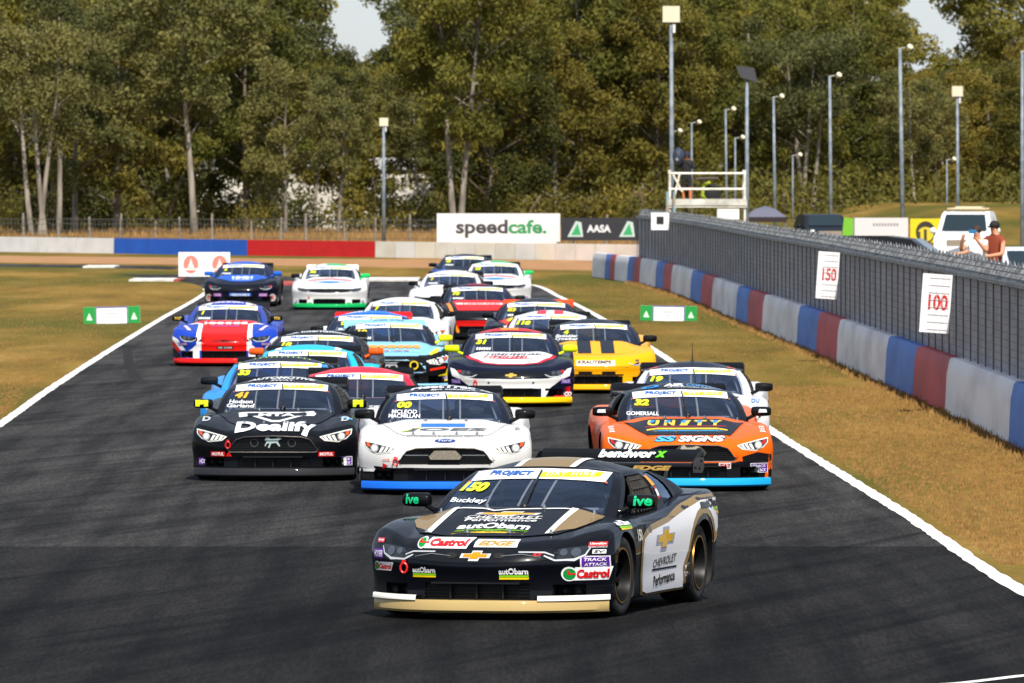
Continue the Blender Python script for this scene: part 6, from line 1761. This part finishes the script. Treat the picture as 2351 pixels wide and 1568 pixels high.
# spectators at the fence
J, E = figure({'l': ((-.34, -.20, 1.22), (-.50, -.42, 1.14), (-.56, -.48, 1.14)), 'r': ((.28, -.12, 1.14), (.16, -.38, 1.10), (.10, -.44, 1.11))})
dM = 188.
pM = at(2284, 503, dM)
zM = pM.z - 1.80
man = person((pM.x, dM, zM), R(-42), J, E, [(lambda c: c.z > 1.515, SKIN), (lambda c: c.z > .95 and abs(c.x) < .245 and c.y > -.16, flat('#8a3a20', .8)), (lambda c: c.z > .95, SKIN), (lambda c: c.z > .12, flat('#2b2f3a', .8)), (lambda c: True, flat('#222', .7) if False else BLACK)], 'man in rust brown T-shirt and sunglasses leaning on the fence', hair=flat('#1c1512', .8))
MB().box((0, -.112, 1.655), (.15, .03, .035)).build('sunglasses', BLACK, man)
J, E = figure({'l': ((-.27, -.22, 1.26), (-.20, -.36, 1.48), (-.18, -.38, 1.54)), 'r': ((.26, -.20, 1.24), (.12, -.34, 1.46), (.09, -.36, 1.52))})
pB = at(2243, 514, dM - 1.0)
boy = person((pB.x, dM - 1.0, pB.z - 1.66), R(-20), J, E, [(lambda c: c.z > 1.50, SKIN), (lambda c: c.z > .93 and abs(c.x) < .24 and c.y > -.13 and c.z < 1.48, flat('#ece9ee', .8)), (lambda c: c.z > .93, SKIN), (lambda c: c.z > .12, flat('#39404e', .8)), (lambda c: True, BLACK)], 'boy in white T-shirt holding up a phone at the fence', hair=flat('#3a2418', .8), h_scale=.92)
ph = MB().box((0, 0, 0), (.15, .012, .075)); pho = ph.build('phone', flat('#2f6f9c', .2)); pho.location = (pB.x - .10, dM - 1.42, pB.z - .14); tag(pho, 'blue phone held up by the boy in white', 'phone')
# ================================================================ PARKED VEHICLES AND BITS BEHIND THE FENCE
def suv(xD, yTop, d, rz, col, label, s=1.0, low=False, z=None):
    p = at(xD, yTop, d)
    Hh = 1.86 * s if not low else 1.42
    o = empty('parked_car', (p.x, d, p.z - Hh), rz); tag(o, label, 'car', 'cars parked behind the fence')
    k = Hh / 1.86
    P = paint(col)
    W = .93
    prof = [(-2.35, .45), (-2.42, .75), (-2.30, 1.02), (-1.15, 1.14), (-.55, 1.74), (.1, 1.84), (1.6, 1.84), (2.2, 1.72), (2.38, 1.15), (2.40, .5)]
    V = []; secs = [(-1, .90), (-.97, 1), (.97, 1), (1, .90)]
    n = len(prof)
    xs_ = [(-W, .0), (-W * .985, .04), (W * .985, .04), (W, .0)]
    for x, ins in xs_:
        for y, zz in prof:
            tum = max(0, zz - 1.1) * .22
            V.append((x * (1 - tum) , y, zz * k))
    Fc = [(i * n + j, i * n + (j + 1) % n, (i + 1) * n + (j + 1) % n, (i + 1) * n + j) for i in range(3) for j in range(n)] + [tuple(range(n)), tuple(3 * n + j for j in range(n))[::-1]]
    MB().add(V, Fc).build('body', P, o, angle=40)
    gm = flat('#1b2a30', .06)
    MB().add([(-.76, -1.14, 1.19 * k), (.76, -1.14, 1.19 * k), (.66, -.60, 1.715 * k), (-.66, -.60, 1.715 * k)], [(0, 1, 2, 3)]).build('windscreen', gm, o, fix=False).location = (0, -.03, .03)
    for sgn in (-1, 1):
        MB().add([(sgn * .935 * .985, -.85, 1.16 * k), (sgn * .935 * .985, 1.9, 1.16 * k), (sgn * .80, 1.75, 1.68 * k), (sgn * .80, -.45, 1.68 * k)], [(0, 1, 2, 3)]).build('side_window', gm, o, fix=False)
        MB().ball((sgn * 1.08, -.85, 1.2 * k), .13, 10, 8, 0, (.9, .5, .8)).tube([(sgn * .85, -.85, 1.12 * k), (sgn * 1.05, -.85, 1.16 * k)], .03, 6).build('mirror', P, o, smooth=True)
        MB().ball((sgn * .72, -2.28, .86 * k), .17, 12, 8, 0, (1.2, .5, .7)).build('headlight', LENS, o, smooth=True)
        for ax in (-1.45, 1.42):
            MB().lathe([(-.12, .2), (-.13, .33), (-.08, .37), (.08, .37), (.13, .33), (.12, .2), (.12, .01)], 'X', 20, (sgn * .82, ax, .37 * k)).build('wheel', RUBBER, o, smooth=True)
    MB().box((0, -2.40, .80 * k), (1.0, .06, .2)).build('grille', flat('#9a8f80', .4, .3), o)
    MB().box((0, -2.42, .55 * k), (1.6, .1, .2)).build('bumper', P, o)
    if not low:
        r = MB()
        for x in (-.6, .6): r.tube([(x, -.3, 1.93 * k), (x, 1.6, 1.93 * k)], .03, 6)
        for y in (-.2, .6, 1.4): r.tube([(-.65, y, 1.93 * k), (.65, y, 1.93 * k)], .025, 6)
        r.box((.05, .6, 1.97 * k), (.9, 1.2, .08)); r.build('roof_rack', flat('#cbb998', .7), o)
suv(2220, 484, 335, R(-7), '#e6e6ea', 'white off-road car with roof rack parked behind the two spectators')
suv(1888, 491, 420, R(6), '#151a26', 'dark parked car below a lamp pole behind the fence', low=True)
suv(2352, 566, 205, R(20), '#c9ccd4', 'silver parked car cut by the right edge behind the fence', low=True)
suv(2050, 540, 240, R(80), '#1a1a1e', 'black car roof showing just over the fence below the white banner', low=True)
p = at(1757, 498, 400)
gz = empty('gazebo', (p.x, 400, p.z - 2.1)); tag(gz, 'grey pop-up gazebo right of the camera tower', 'gazebo')
MB().add([(-.85, -.8, 2.1), (.85, -.8, 2.1), (.85, .8, 2.1), (-.85, .8, 2.1), (0, 0, 2.55), (-.4, -.4, 2.42), (.4, -.4, 2.42), (.4, .4, 2.42), (-.4, .4, 2.42)], [(0, 1, 6, 5), (1, 2, 7, 6), (2, 3, 8, 7), (3, 0, 5, 8), (5, 6, 4), (6, 7, 4), (7, 8, 4), (8, 5, 4)]).build('canopy', flat('#5d5e6e', .7), gz)
MB().box((0, -.8, 2.0), (1.7, .02, .2)).build('valance', flat('#2a1c20', .8), gz)
MB().box((0, .8, 2.0), (1.7, .02, .2)).build('valance', flat('#2a1c20', .8), gz)
for sx in (-.8, .8):
    for sy in (-.75, .75): MB().tube([(sx, sy, -.3), (sx, sy, 2.1)], .025, 6).build('leg', flat('#8a8a8c', .4, .5), gz)
r, wd, ht = board('banner', 1962, 2085, 500, 552, 380, '#cfc9c9', 'white banner with faint grey lettering behind the fence', 'banner', th=.04)
for k in range(9): sign_poly(r, rect((k - 4) * wd * .055 + wd * .08, ht * .70, wd * .035, ht * .13), '#8a878c', -.004, 'mark')
r, wd, ht = board('banner', 2090, 2166, 502, 556, 384, '#e0c20c', 'yellow banner with round black emblem behind the fence', 'banner', th=.04)
sign_poly(r, [(x, z) for x, z in oval(-.05, ht * .42, wd * .60, ht * .95)], '#2c2a1c', -.004, 'emblem'); sign_poly(r, oval(-.05, ht * .34, wd * .48, ht * .62), '#cdb92a', -.006, 'emblem')
sign_poly(r, rect(-.06, ht * .3, wd * .09, ht * .5), '#3a3418', -.008, 'emblem'); sign_poly(r, rect(-.30, ht * .25, wd * .08, ht * .4), '#3a3418', -.008, 'emblem')
p = at(1945, 520, 372)
gn = empty('feather_banner', (p.x, 372, p.z - .9)); tag(gn, 'small bright green banner beside the dark parked car', 'banner')
MB().prism([(-.22, .2), (.2, .25), (.24, 1.2), (-.12, 1.25)], -.02, .02, 'Y').build('cloth', flat('#6fae2c', .8), gn); MB().tube([(.24, 0, -.3), (.24, 0, 1.3)], .02, 6).build('pole', STEEL, gn)
